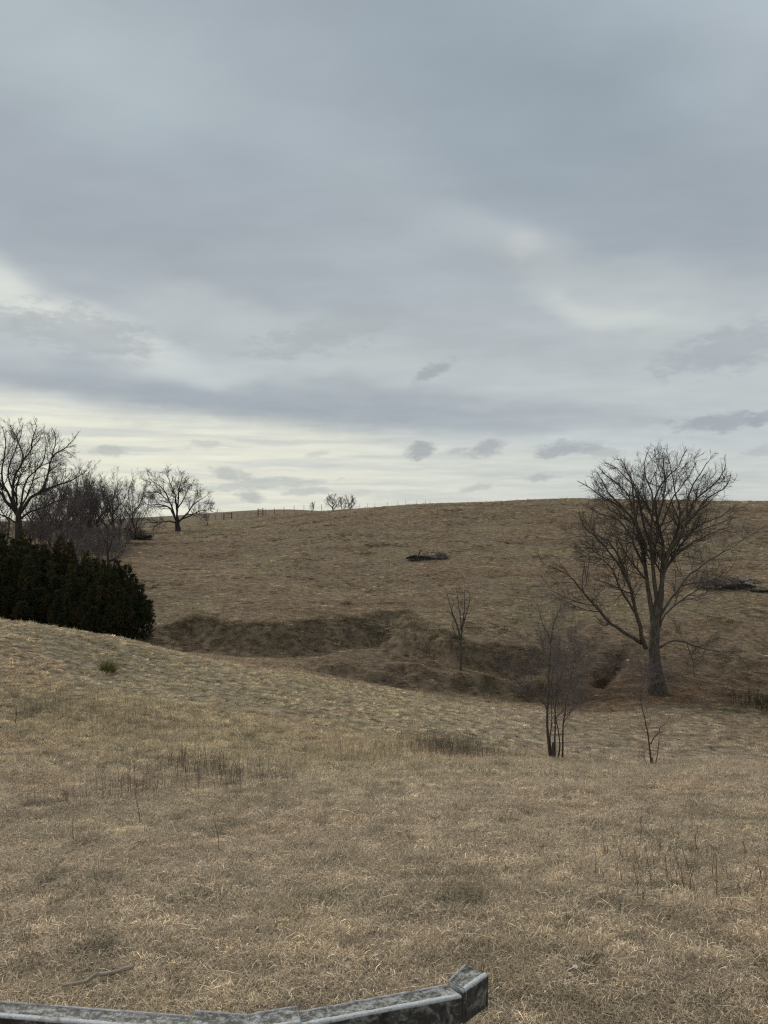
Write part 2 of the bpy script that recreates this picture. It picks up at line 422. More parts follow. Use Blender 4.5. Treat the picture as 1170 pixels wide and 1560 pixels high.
# own colours of the turf, by place
def lerp(a, b, t):
    return a + (np.asarray(b) - a) * t[..., None]
def spot(X, Y, u, Yc, rx, ry):
    cx, cy = XY(u, Yc)
    return np.exp(-(((X - cx) / rx) ** 2 + ((Y - cy) / ry) ** 2))
GREENS = [(515, 53.0, 2.2, .8), (555, 55.6, 1.6, .7), (598, 57.0, 1.7, 0.45), (330, 50.5, 1.2, .6), (680, 45, 1.2, .6), (765, 45, 1.5, .7), (1150, 39, 1.6, .9), (1172, 36.5, 2.2, .7), (1160, 42, 1.4, .8), (1085, 36.5, 2.2, .5)]
def turf_colour(X, Y):
    X = np.asarray(X, float); Y = np.asarray(Y, float)
    c = np.ones(X.shape + (3,)) * np.array([.345, .287, .210])
    n0 = fbm(X * 0.23 + 40, Y * 0.30, 4); n1 = fbm(X * 0.9 + 11, Y * 1.2, 4); n2 = fbm(X * 4.2, Y * 5.5 + 60, 4)
    n3 = fbm(X * 0.06 + 70, Y * 0.09, 3)
    left = sstep(9, 18, Y) * sstep(3, -3, X - Y * 0.15)
    c = lerp(c, [.350, .292, .182], left * 0.7)
    c = lerp(c, [.270, .228, .148], sstep(0.05, .5, n0) * 0.45)                 # greener sod
    c = lerp(c, [.365, .275, .190], sstep(0.05, .5, -n0) * 0.6)                # rusty straw
    c = lerp(c, [.185, .150, .095], sstep(0.05, .45, n1) * 0.38)
    c = lerp(c, [.420, .350, .235], sstep(0.08, .50, -n1) * 0.38)
    c = lerp(c, [.095, .080, .050], sstep(0.12, .45, n2) * 0.8)
    # the far hillside: unmown bluestem, browner
    gl = 33 + 3.5 * sstep(-15, 12, X)
    hm = sstep(-3.5, 3.5, Y - gl + 5 * n0 + 1.5 * n1)
    h = np.ones_like(c) * np.array([.235, .183, .122])
    hs = fbm(X * 0.10 + 5, Y * 0.22, 5); hb = fbm(X * 0.9 + 9, Y * 1.1 + 3, 4)
    h = lerp(h, [.300, .232, .150], sstep(0.05, .45, hs) * .7)
    h = lerp(h, [.155, .112, .070], sstep(0.05, .5, -hs) * .75)
    h = lerp(h, [.245, .205, .120], sstep(0.05, .4, n3) * .55)
    h = lerp(h, [.210, .145, .092], sstep(0.05, .4, -n3) * .5)
    h = lerp(h, [.115, .084, .054], sstep(0.24, .6, hb) * .7)
    h = lerp(h, [.320, .245, .150], sstep(0.22, .6, -hb) * .55)
    # hill foot: old reddish leaves and bare soil
    foot = sstep(gl - 2, gl + 2, Y) * sstep(gl + 26, gl + 7, Y) * sstep(-10, 0, X)
    h = lerp(h, [.135, .097, .064], np.clip(foot * (.56 + .6 * n1), 0, 1))
    h = lerp(h, [.185, .105, .055], np.clip(spot(X, Y, 1050, 40, 5, 4) * (.55 + n1), 0, 1))
    h = lerp(h, [.250, .170, .095], spot(X, Y, 900, 39, 3, 1.5) * .6)
    h = lerp(h, [.100, .068, .044], np.clip(sstep(5, 11, X) * sstep(gl - 2, gl + 1, Y) * sstep(gl + 15, gl + 6, Y) * (.45 + 1.2 * n1), 0, .75))
    c = lerp(c, [.225, .170, .112], np.clip(sstep(3, 9, X) * sstep(21, 27, Y) * (.5 + 1.4 * n1), 0, .8))
    c = lerp(c, h, hm)
    # gully bank: bare dark soil, moss
    nb = (Y > 33) & (Y < 72)
    if nb.any():
        xs, ys = X[nb], Y[nb]; cc = c[nb]
        sd, f = scarp(xs, ys, BANK, 1, 1, 0.75)
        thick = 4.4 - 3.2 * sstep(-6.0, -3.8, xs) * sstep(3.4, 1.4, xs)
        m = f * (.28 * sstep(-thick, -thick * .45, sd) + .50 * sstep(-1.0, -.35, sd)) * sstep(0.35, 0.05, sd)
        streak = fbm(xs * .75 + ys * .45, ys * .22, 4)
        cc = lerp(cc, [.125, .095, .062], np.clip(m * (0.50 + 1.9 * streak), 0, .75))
        for (u, y, rx, ry) in GREENS:
            cc = lerp(cc, [.072, .070, .032], np.clip(spot(xs, ys, u, y, rx, ry) * (0.45 + 1.8 * fbm(xs * 1.1, ys * 1.4 + 8, 3)), 0, .8))
        sd, f = scarp(xs, ys, DITCH, 1, 1, 0.3)
        cc = lerp(cc, [.075, .048, .030], f * np.exp(-(sd / .45) ** 2) * .8)
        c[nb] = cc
    # gully floor: flattened rusty grass
    fl = np.exp(-((Y - gl - 3) / 3.5) ** 2) * sstep(2, -4, X + 2)
    c = lerp(c, [.215, .150, .100], fl * .6)
    # bare scuffs and greener tussock spots in the near turf
    for (u, v, rx, ry, k) in SCUFFS:
        Yc = SCUFF_Y[(u, v)]
        cx, cy = XY(u, Yc)
        m = np.exp(-(((X - cx) / (rx * Yc / F)) ** 2 + ((Y - cy) / (ry * 1.0)) ** 2))
        c = lerp(c, [.085, .075, .045], np.clip(m * k, 0, .9))
    return c
SCUFFS = [(125, 1295, 16, .22, .9), (70, 1345, 22, .2, .8), (145, 1456, 28, .12, .8), (240, 1460, 20, .1, .5), (335, 1275, 20, .25, .6),
          (350, 1258, 30, .3, .5), (765, 1169, 16, .5, .8), (640, 1340, 30, .2, .5), (710, 1380, 45, .25, .6), (905, 1474, 14, .07, .8),
          (850, 1462, 26, .07, .6), (925, 1385, 26, .15, .7), (1010, 1353, 26, .15, .6), (880, 1208, 12, .4, .8), (1060, 1220, 14, .4, .6),
          (1150, 1255, 30, .2, .7), (990, 1278, 22, .15, .7), (1050, 1298, 14, .15, .6), (1110, 1530, 40, .06, .6), (480, 1370, 40, .2, .4),
          (460, 1265, 8, .1, .7), (575, 1272, 16, .2, .6), (60, 1228, 30, .35, .7), (380, 1125, 10, .5, .8), (50, 1085, 14, .6, .7),
          (770, 1255, 12, .2, .7), (600, 1210, 16, .4, .5), (300, 1375, 30, .15, .5), (200, 1290, 14, .2, .4)]
SCUFF_Y = {}
_ys = np.concatenate([np.arange(3, 20, .05), np.arange(20, 45, .25)])
for (u, v, rx, ry, k) in SCUFFS:
    zz = ground((u - U0) / F * _ys, _ys, detail=False)
    vv = V0 + (EYE - zz) / _ys * F
    SCUFF_Y[(u, v)] = float(_ys[np.argmin(np.abs(vv - v) + (_ys > 30) * 5)])
def depth_at(u, v, lo=3, hi=45):
    ys = np.arange(lo, hi, .05)
    vv = V0 + (EYE - ground((u - U0) / F * ys, ys, detail=False)) / ys * F
    return float(ys[np.argmin(np.abs(vv - v))])

# ------------------------------------------------------------------ materials
def new_mat(name):
    m = bpy.data.materials.new(name); m.use_nodes = True
    nt = m.node_tree; nt.nodes.clear()
    out = nt.nodes.new('ShaderNodeOutputMaterial')
    b = nt.nodes.new('ShaderNodeBsdfPrincipled'); nt.links.new(b.outputs[0], out.inputs[0])
    b.inputs['Roughness'].default_value = 0.9
    b.inputs['Specular IOR Level'].default_value = 0.15
    return m, nt, b
def turf_material():
    m, nt, b = new_mat("turf")
    N, L = nt.nodes, nt.links
    at_ = N.new('ShaderNodeAttribute'); at_.attribute_name = 'turf'
    geo = N.new('ShaderNodeNewGeometry')
    n = N.new('ShaderNodeTexNoise'); n.inputs['Scale'].default_value = 9; n.inputs['Detail'].default_value = 8
    n.inputs['Roughness'].default_value = 0.7
    L.new(geo.outputs['Position'], n.inputs['Vector'])
    mr = N.new('ShaderNodeMapRange'); mr.inputs[1].default_value = .3; mr.inputs[2].default_value = .7
    mr.inputs[3].default_value = .55; mr.inputs[4].default_value = 1.3
    L.new(n.outputs['Fac'], mr.inputs[0])
    s0 = N.new('ShaderNodeVectorMath'); s0.operation = 'SCALE'
    L.new(at_.outputs['Color'], s0.inputs[0]); L.new(mr.outputs[0], s0.inputs['Scale'])
    n2 = N.new('ShaderNodeTexNoise'); n2.inputs['Scale'].default_value = 2.3; n2.inputs['Detail'].default_value = 6
    n2.inputs['Roughness'].default_value = 0.75
    L.new(geo.outputs['Position'], n2.inputs['Vector'])
    mr2 = N.new('ShaderNodeMapRange'); mr2.inputs[1].default_value = .36; mr2.inputs[2].default_value = .60  # dark speckles painted in for the shadows between tussocks
    mr2.inputs[3].default_value = .50; mr2.inputs[4].default_value = 1.18
    L.new(n2.outputs['Fac'], mr2.inputs[0])
    s = N.new('ShaderNodeVectorMath'); s.operation = 'SCALE'
    L.new(s0.outputs[0], s.inputs[0]); L.new(mr2.outputs[0], s.inputs['Scale'])
    L.new(s.outputs[0], b.inputs['Base Color'])
    bp = N.new('ShaderNodeBump'); bp.inputs['Strength'].default_value = .8; bp.inputs['Distance'].default_value = .05
    L.new(n.outputs['Fac'], bp.inputs['Height']); L.new(bp.outputs[0], b.inputs['Normal'])
    b.inputs['Specular IOR Level'].default_value = 0.05
    return m
def blade_material():
    m, nt, b = new_mat("dry_grass")
    N, L = nt.nodes, nt.links
    a = N.new('ShaderNodeAttribute'); a.attribute_type = 'INSTANCER'; a.attribute_name = 'tint'
    c = N.new('ShaderNodeAttribute'); c.attribute_name = 'blade'
    s = N.new('ShaderNodeMix'); s.data_type = 'RGBA'; s.blend_type = 'MULTIPLY'; s.inputs[0].default_value = 1
    L.new(a.outputs['Color'], s.inputs[6]); L.new(c.outputs['Color'], s.inputs[7])
    L.new(s.outputs[2], b.inputs['Base Color'])
    b.inputs['Roughness'].default_value = .75
    b.inputs['Specular IOR Level'].default_value = .2
    tr = N.new('ShaderNodeBsdfTranslucent'); L.new(s.outputs[2], tr.inputs[0])
    mx = N.new('ShaderNodeMixShader'); mx.inputs[0].default_value = .30
    L.new(b.outputs[0], mx.inputs[1]); L.new(tr.outputs[0], mx.inputs[2])
    L.new(mx.outputs[0], [n for n in N if n.type == 'OUTPUT_MATERIAL'][0].inputs[0])
    return m
def bark_material(name, c1, c2, scale=14):
    m, nt, b = new_mat(name)
    N, L = nt.nodes, nt.links
    tc = N.new('ShaderNodeTexCoord')
    mp = N.new('ShaderNodeMapping'); mp.inputs['Scale'].default_value = (1, 1, .18)
    L.new(tc.outputs['Object'], mp.inputs[0])
    n = N.new('ShaderNodeTexNoise'); n.inputs['Scale'].default_value = scale; n.inputs['Detail'].default_value = 6
    n.inputs['Roughness'].default_value = .65
    L.new(mp.outputs[0], n.inputs['Vector'])
    cr = N.new('ShaderNodeValToRGB')
    cr.color_ramp.elements[0].position = .35; cr.color_ramp.elements[0].color = (*c1, 1)
    cr.color_ramp.elements[1].position = .68; cr.color_ramp.elements[1].color = (*c2, 1)
    L.new(n.outputs['Fac'], cr.inputs[0]); L.new(cr.outputs[0], b.inputs['Base Color'])
    bp = N.new('ShaderNodeBump'); bp.inputs['Strength'].default_value = .9; bp.inputs['Distance'].default_value = .04
    L.new(n.outputs['Fac'], bp.inputs['Height']); L.new(bp.outputs[0], b.inputs['Normal'])
    return m
def plain(name, c, rough=.9):
    m, nt, b = new_mat(name)
    N, L = nt.nodes, nt.links
    tc = N.new('ShaderNodeTexCoord')
    n = N.new('ShaderNodeTexNoise'); n.inputs['Scale'].default_value = 6; n.inputs['Detail'].default_value = 5
    L.new(tc.outputs['Object'], n.inputs['Vector'])
    mr = N.new('ShaderNodeMapRange'); mr.inputs[1].default_value = .3; mr.inputs[2].default_value = .7
    mr.inputs[3].default_value = .6; mr.inputs[4].default_value = 1.4
    L.new(n.outputs['Fac'], mr.inputs[0])
    s = N.new('ShaderNodeVectorMath'); s.operation = 'SCALE'; s.inputs[0].default_value = c
    L.new(mr.outputs[0], s.inputs['Scale']); L.new(s.outputs[0], b.inputs['Base Color'])
    b.inputs['Roughness'].default_value = rough
    return m
M_TURF = turf_material()
M_BLADE = blade_material()
M_BARK = bark_material("grey_bark", (.055, .046, .036), (.175, .152, .122))
M_TWIG = plain("twig_bark", (.092, .077, .066))
M_FARBARK = bark_material("dark_bark", (.030, .025, .021), (.085, .073, .062), 8)
M_FARTWIG = plain("dark_twig", (.095, .082, .077))
M_FUZZ = plain("grey_stem", (.165, .138, .130))
M_SAPBARK = bark_material("sapling_bark", (.075, .062, .052), (.17, .145, .122), 30)
M_WEED = plain("dead_weed", (.26, .19, .135))
M_WEEDDARK = plain("dark_weed", (.165, .135, .112))
M_STRAW = plain("pale_straw", (.42, .35, .25))
M_CEDAR = plain("cedar_foliage", (.050, .056, .025), .8)
M_CEDAR_OLIVE = plain("olive_cedar_foliage", (.068, .056, .024), .8)
M_CEDARBARK = plain("cedar_bark", (.06, .045, .035))
def cedar_material(name, c1, c2):
    m, nt, b = new_mat(name); N, L = nt.nodes, nt.links
    g = N.new('ShaderNodeNewGeometry'); o_ = []
    for sc_ in (.9, 7.0):
        n = N.new('ShaderNodeTexNoise'); n.inputs['Scale'].default_value = sc_; n.inputs['Detail'].default_value = 5
        L.new(g.outputs['Position'], n.inputs['Vector']); o_.append(n.outputs['Fac'])
    r = N.new('ShaderNodeMapRange'); r.inputs[1].default_value = .40; r.inputs[2].default_value = .62; L.new(o_[0], r.inputs[0])
    x = N.new('ShaderNodeMix'); x.data_type = 'RGBA'; L.new(r.outputs[0], x.inputs[0])
    x.inputs[6].default_value = (*c1, 1); x.inputs[7].default_value = (*c2, 1)
    k = N.new('ShaderNodeMapRange'); k.inputs[1].default_value = .3; k.inputs[2].default_value = .7; k.inputs[3].default_value = .5; k.inputs[4].default_value = 1.6
    L.new(o_[1], k.inputs[0])
    s_ = N.new('ShaderNodeVectorMath'); s_.operation = 'SCALE'; L.new(x.outputs[2], s_.inputs[0]); L.new(k.outputs[0], s_.inputs['Scale'])
    L.new(s_.outputs[0], b.inputs['Base Color']); return m
M_CEDAR = cedar_material("cedar_foliage", (.034, .044, .020), (.066, .056, .026))
M_CEDAR_OLIVE = cedar_material("olive_cedar_foliage", (.048, .048, .021), (.088, .062, .030))
M_YUCCA = plain("green_shrub", (.20, .185, .075))
M_WIRE = plain("fence_wire", (.10, .095, .09), .6)
M_POST = plain("fence_post", (.070, .060, .052))
M_LOG = bark_material("dead_wood", (.17, .155, .135), (.42, .39, .35), 10)
M_DARKLOG = bark_material("rotten_wood", (.020, .017, .014), (.060, .050, .042), 10)
M_STICK = plain("bleached_stick", (.36, .30, .23))
M_STONE = plain("pale_stone", (.55, .52, .46))

# ------------------------------------------------------------------ ground sheet
def build_ground():
    dense = np.linspace(-0.98, 0.98, 620)
    outer = np.array([1.02, 1.1, 1.25, 1.5, 2, 3, 5, 10, 25, 70])
    pc = np.concatenate([-outer[::-1], dense, outer])
    ya = np.exp(np.linspace(math.log(3.0), math.log(160), 520))
    rows = np.concatenate([[-2500, -800, -250, -90, -35, -14, -6, -3, -1.5, -.3, .5, 1, 1.5, 1.9, 2.3, 2.65], ya, [170, 185, 205, 230, 260, 300, 360, 480, 700, 1100, 2000, 4500]])
    w = np.where(rows >= 0, rows * 0.62 + 1.6, 1.6 - rows * 0.62)
    Xg = pc[None, :] * w[:, None]
    Yg = np.repeat(rows[:, None], len(pc), 1)
    Z = ground(Xg, Yg)
    far = sstep(300, 900, np.abs(Yg))
    Z = Z * (1 - far) + far * 1.0
    nr, nc = Xg.shape
    V = np.stack([Xg, Yg, Z], -1).reshape(-1, 3)
    i = np.arange(nr - 1)[:, None] * nc + np.arange(nc - 1)[None, :]
    Q = np.stack([i, i + 1, i + nc + 1, i + nc], -1).reshape(-1, 4)
    me = mesh_arrays("ground", V, Q)
    col = turf_colour(Xg.ravel(), Yg.ravel())
    yy = Yg.ravel()
    duff_shade = .58 + .22 * sstep(9, 24, yy) + .10 * sstep(40, 55, yy)  # darker soil under the tufts, with the shade between blades painted in
    duff_shade = 1 - (1 - duff_shade) * sstep(3.4, 2.6, np.abs(Xg.ravel()) - .63 * yy) * (yy > 1.2)
    col = col * duff_shade[:, None]
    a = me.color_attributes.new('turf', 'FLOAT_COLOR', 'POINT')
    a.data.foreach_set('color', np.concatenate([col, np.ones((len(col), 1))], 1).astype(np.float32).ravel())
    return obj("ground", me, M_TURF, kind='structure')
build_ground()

# ------------------------------------------------------------------ tubes (stems, twigs, wires)
class Tubes:
    def __init__(self): self.b = {}
    def add(self, pts, rad, sides):
        """pts (B,n,3), rad (B,n)"""
        pts = np.asarray(pts, float); rad = np.asarray(rad, float)
        if pts.ndim == 2: pts = pts[None]; rad = rad[None]
        self.b.setdefault((pts.shape[1], sides), []).append((pts, rad))
    def mesh(self, name):
        VV, QQ, TT, base = [], [], [], 0
        for (n, s), lst in self.b.items():
            p = np.concatenate([a for a, _ in lst]); r = np.concatenate([b for _, b in lst])
            t = np.gradient(p, axis=1); t /= np.linalg.norm(t, axis=2, keepdims=True) + 1e-9
            m = t.mean(1); k = np.argmin(np.abs(m), 1); ref = np.eye(3)[k][:, None, :]
            a = np.cross(t, ref); a /= np.linalg.norm(a, axis=2, keepdims=True) + 1e-9
            b = np.cross(t, a)
            th = np.arange(s) / s * 2 * np.pi
            V = p[:, :, None, :] + r[:, :, None, None] * (np.cos(th)[None, None, :, None] * a[:, :, None, :] + np.sin(th)[None, None, :, None] * b[:, :, None, :])
            B = len(p)
            idx = base + np.arange(B)[:, None, None] * n * s + np.arange(n - 1)[None, :, None] * s + np.arange(s)[None, None, :]
            nx = base + np.arange(B)[:, None, None] * n * s + np.arange(n - 1)[None, :, None] * s + ((np.arange(s) + 1) % s)[None, None, :]
            QQ.append(np.stack([idx, nx, nx + s, idx + s], -1).reshape(-1, 4))
            if s >= 5:      # closed ends
                st = base + np.arange(B) * n * s; en = st + (n - 1) * s
                for kx in range(1, s - 1):
                    TT.append(np.stack([st, st + kx + 1, st + kx], -1)); TT.append(np.stack([en, en + kx, en + kx + 1], -1))
            VV.append(V.reshape(-1, 3)); base += B * n * s
        return mesh_arrays(name, np.concatenate(VV), np.concatenate(QQ), np.concatenate(TT) if TT else None)
def smooth_line(pts, n):
    p = np.asarray(pts, float)
    e = np.concatenate([[2 * p[0] - p[1]], p, [2 * p[-1] - p[-2]]])
    d = np.concatenate([[0], np.cumsum(np.linalg.norm(p[1:] - p[:-1], axis=1))]); d /= d[-1]
    out = []
    for s in np.linspace(0, 1, n):
        k = min(np.searchsorted(d, s, 'right') - 1, len(p) - 2)
        t = (s - d[k]) / (d[k + 1] - d[k] + 1e-9)
        a, b, c, f = e[k], e[k + 1], e[k + 2], e[k + 3]
        out.append(.5 * (2 * b + (c - a) * t + (2 * a - 5 * b + 4 * c - f) * t * t + (3 * b - a - 3 * c + f) * t ** 3))
    return np.array(out)
def sample_branch(p, r, t):
    """p (B,n,3), t (B,k) -> position, tangent, radius"""
    n = p.shape[1]; x = t * (n - 1); i = np.minimum(x.astype(int), n - 2); f = (x - i)[..., None]
    bi = np.arange(len(p))[:, None]
    a, b = p[bi, i], p[bi, i + 1]
    tg = b - a; tg /= np.linalg.norm(tg, axis=-1, keepdims=True) + 1e-9
    return a + f * (b - a), tg, r[bi, i] * (1 - f[..., 0]) + r[bi, i + 1] * f[..., 0]
def sprout(rng, p, r, k, tmin, ang, ratio, n, wig, up, rmin, rfac=.6, tmax=1.0, lmax=99, lmin=0.0, tap=.55, lref=0.0):
    B = len(p)
    t = tmin + (tmax - tmin) * (np.arange(k)[None, :] + rng.rand(B, k)) / k
    s, tg, rr = sample_branch(p, r, t)
    L = np.linalg.norm(np.diff(p, axis=1), axis=2).sum(1)[:, None]
    q = rng.randn(B, k, 3); q -= (q * tg).sum(-1, keepdims=True) * tg; q /= np.linalg.norm(q, axis=-1, keepdims=True)
    an = np.radians(ang) * (0.65 + 0.7 * rng.rand(B, k))[..., None] * np.where(t > .96, .4, 1)[..., None]
    d = np.cos(an) * tg + np.sin(an) * q
    ln = np.clip(L * ratio * (.875 + .5 * tap - tap * t) * (.6 + .8 * rng.rand(B, k)), lmin, lmax)
    s = s.reshape(-1, 3); d = d.reshape(-1, 3); ln = ln.reshape(-1); r0 = np.maximum(rr.reshape(-1) * rfac, rmin)
    if lref > 0:
        kp = rng.rand(B, k) < np.clip(L / lref, .12, 1); kp[0, 0] = True; kp = kp.reshape(-1)
        s, d, ln, r0 = s[kp], d[kp], ln[kp], r0[kp]
    pts = [s]; step = ln / (n - 1)
    for j in range(n - 1):
        d = d + wig * rng.randn(*d.shape) + np.array([0, 0, up])
        d /= np.linalg.norm(d, axis=1, keepdims=True)
        pts.append(pts[-1] + d * step[:, None])
    rad = np.maximum(r0[:, None] * np.linspace(1, .35, n)[None, :], rmin * .8)
    return np.stack(pts, 1), rad
def prune(p, r, env):
    c, rad = np.array(env[0]), np.array(env[1])
    def f(q):
        d = (q - c) / rad; return np.where(d[:, 2] < 0, 0, (d ** 2).sum(1))
    s0, tip = p[:, 0], p[:, -1]; k = np.ones(len(p)); out0 = f(s0) > 1
    for _ in range(8):
        k = np.where(f(s0 + k[:, None] * (tip - s0)) > 1, k * .8, k)
    k = np.where(out0, .6, k)
    return s0[:, None] + k[:, None, None] * (p - s0[:, None]), r
def bare_tree(name, base, trunk, limbs, levels, rng, label, cat, group=None, barkm=None, twigm=None, limb_n=14, wig=.05, env=None):
    """trunk: (pts, radii) in world coordinates; limbs: list of (pts, r0, r1). Thing > trunk, limb..., crown"""
    root = empty(name, base, label, cat, group)
    o = np.array(base)
    T = Tubes(); p, r = trunk
    ps = smooth_line(p, 12); rs = np.interp(np.linspace(0, 1, 12), np.linspace(0, 1, len(r)), r)
    T.add(ps - o, rs, 9); obj("trunk", T.mesh("trunk"), barkm, root)
    LP, LR = [], []
    for (p, r0, r1) in limbs:
        q = smooth_line(p, limb_n)
        L = np.linalg.norm(np.diff(q, axis=0), axis=1).sum()
        jit = rng.randn(limb_n, 3) * wig * L / limb_n; jit[0] = 0
        q = q + jit
        rr = r1 + (r0 - r1) * (1 - np.linspace(0, 1, limb_n)) ** 1.1
        T = Tubes(); T.add(q - o, rr, 6); obj("limb", T.mesh("limb"), barkm, root)
        LP.append(q); LR.append(rr)
    LP, LR = np.array(LP), np.array(LR)
    C = Tubes(); p, r = LP, LR
    for li, lv in enumerate(levels):
        p, r = sprout(rng, p, r, **{k: v for k, v in lv.items() if k != 'sides'})
        if env is not None and li == 0: p, r = prune(p, r, env)
        C.add(p - o, r, lv.get('sides', 3))
    obj("crown", C.mesh("crown"), twigm, root, kind='stuff')
    return root
def px_limbs(spec, Y, rng, scale_px, spread):
    out = []
    for pts, w0, w1 in spec:
        e = rng.uniform(-spread, spread)
        n = len(pts)
        out.append((np.array([P(u, v, Y + e * (k / (n - 1)) ** 1.2) for k, (u, v) in enumerate(pts)]), w0 * .5 * Y / F, w1 * .5 * Y / F))
    return out

# ------------------------------------------------------------------ the big lone tree
rng = np.random.RandomState(11)
YT = 41.0
big_spec = [
 ([(977, 980), (960, 968), (941, 958), (922, 941), (907, 924), (886, 900), (866, 876), (835, 862)], 6.5, 1.2),
 ([(984, 988), (978, 968), (972, 941), (963, 910), (956, 879), (949, 859), (941, 842), (924, 821), (900, 814), (883, 797)], 8, 1.1),
 ([(968, 934), (957, 915), (948, 903), (940, 885), (934, 869), (917, 852), (896, 847), (875, 850)], 4.5, 1.0),
 ([(996, 958), (992, 925), (989, 900), (985, 875), (982, 852), (977, 818), (965, 790), (941, 770), (920, 760), (896, 739), (876, 725)], 9.5, 1.0),
 ([(997, 955), (1000, 920), (997, 879), (992, 850), (990, 825), (992, 804), (996, 770), (989, 736), (980, 705), (982, 674)], 8.5, 1.0),
 ([(1002, 950), (1006, 913), (1010, 870), (1011, 835), (1003, 801), (997, 765), (1009, 729), (1033, 705), (1043, 678)], 9.5, 1.0),
 ([(1003, 930), (1008, 890), (1014, 858), (1023, 835), (1043, 804), (1050, 760), (1060, 729), (1072, 708), (1082, 694)], 8, 1.0),
 ([(1004, 915), (1010, 876), (1024, 850), (1037, 831), (1064, 801), (1095, 787), (1132, 766)], 6, .9),
 ([(1006, 938), (1020, 914), (1043, 886), (1060, 868), (1078, 855), (1108, 838), (1139, 818)], 5.5, .9),
 ([(1005, 955), (1012, 938), (1026, 924), (1045, 910), (1070, 893), (1098, 885)], 4.5, .8),
 ([(1003, 988), (1012, 981), (1023, 977), (1040, 978), (1054, 982), (1091, 992), (1129, 992)], 4.2, .8),
 ([(981, 845), (972, 815), (966, 780), (962, 735), (951, 705), (943, 688)], 5.5, .9),
 ([(990, 830), (980, 795), (970, 755), (957, 728), (935, 705), (915, 692)], 4.5, .9),
 ([(1000, 795), (1008, 770), (1014, 740), (1012, 705), (1010, 676)], 4.5, .9),
 ([(1046, 790), (1062, 760), (1085, 740), (1105, 715), (1112, 695)], 4, .9),
 ([(1012, 850), (1030, 815), (1036, 780), (1030, 745), (1024, 705), (1018, 684)], 5, .9),
 ([(944, 772), (925, 750), (915, 730), (905, 712)], 3, .9),
 ([(1040, 806), (1062, 780), (1082, 758), (1110, 738), (1118, 722)], 4, .9),
 ([(1006, 880), (1020, 855), (1052, 828), (1085, 812), (1118, 800)], 4, .9),
 ([(955, 880), (935, 850), (915, 825), (893, 805), (882, 785)], 4, .9),
 ([(985, 870), (970, 840), (955, 808), (938, 790), (912, 782), (890, 765)], 4.5, .9),
 ([(998, 860), (1000, 820), (1016, 780), (1030, 750), (1052, 720), (1062, 695)], 4.5, .9),
 ([(975, 815), (962, 775), (950, 745), (925, 722), (908, 705)], 3.5, .9),
]
big_spec = [([(u + (1000 - u) * .05 * (v < 780), v if v > 770 else 770 - (770 - v) * .86) for u, v in pts], a * .92, b) for pts, a, b in big_spec]
base = at(1000, YT)
limbs = px_limbs(big_spec, YT, rng, 1, 3.2)
trunk = ([(base[0] + .05, YT, base[2] - .4), (base[0], YT, base[2] + .25), P(998, 1020, YT), P(996, 985, YT), P(998, 950, YT), P(1001, 915, YT)], [.66, .50, .31, .285, .255, .15])
bare_tree("bare_tree", base, trunk, limbs, [
    dict(k=12, tmin=.26, ang=46, ratio=.34, n=7, wig=.13, up=.05, rmin=.013, rfac=.5, sides=4, lmax=2.8, lmin=.5, tap=.95),
    dict(k=11, tmin=.12, ang=42, ratio=.46, n=5, wig=.14, up=.04, rmin=.0072, rfac=.6, sides=3, lmax=1.2, lmin=.22, tap=.8, lref=1.9),
    dict(k=8, tmin=.15, ang=40, ratio=.52, n=4, wig=.14, up=.03, rmin=.0048, rfac=.7, sides=3, lmax=.75, lmin=.15, lref=.85),
], rng, "largest bare tree in the gully, thick forked trunk and wide twiggy crown over the skyline", "tree", barkm=M_BARK, twigm=M_TWIG, env=(P(1003, 800, YT), (4.9, 4.6, 121 / F * YT)))

# ------------------------------------------------------------------ large tree at the left edge
rng = np.random.RandomState(5)
YL = 80.0
lspec = [
 ([(27, 785), (18, 772), (10, 765), (0, 750), (-20, 735), (-42, 715), (-60, 690)], 6, 1),
 ([(26, 778), (15, 757), (5, 738), (3, 716), (7, 693), (8, 671), (4, 650)], 5, .9),
 ([(27, 780), (21, 765), (19, 743), (24, 723), (38, 697), (51, 680), (63, 664)], 5.5, .9),
 ([(34, 704), (33, 688), (27, 671), (19, 654), (13, 645)], 2.6, .8),
 ([(26, 770), (25, 743), (32, 724), (44, 712), (50, 700)], 3.2, .8),
 ([(29, 776), (40, 758), (47, 742), (55, 716), (60, 702)], 3.6, .8),
 ([(30, 782), (44, 762), (56, 752), (77, 743), (96, 736), (111, 731), (133, 716)], 6, .9),
 ([(60, 751), (68, 738), (73, 722), (78, 699), (85, 671), (80, 652)], 4, .8),
 ([(78, 699), (86, 690), (96, 685), (111, 671), (117, 662)], 2.6, .8),
 ([(32, 790), (45, 780), (65, 774), (85, 764), (106, 758)], 3.4, .8),
 ([(25, 797), (12, 789), (0, 784), (-20, 782), (-40, 775)], 3, .8),
 ([(48, 684), (50, 668), (55, 650), (53, 641)], 2.2, .7),
 ([(31, 775), (36, 745), (42, 728), (64, 706), (70, 680), (68, 660)], 3.6, .8),
 ([(5, 745), (-10, 715), (-14, 690), (-8, 660)], 3, .8),
 ([(26, 760), (12, 725), (18, 700), (30, 668), (36, 645)], 3, .8),
]
base = at(28, YL)
trunk = ([(base[0], YL, base[2] - .4), (base[0], YL, base[2] + .3), P(28, 815, YL), P(28, 795, YL), P(28, 776, YL)], [.52, .42, .34, .32, .24])
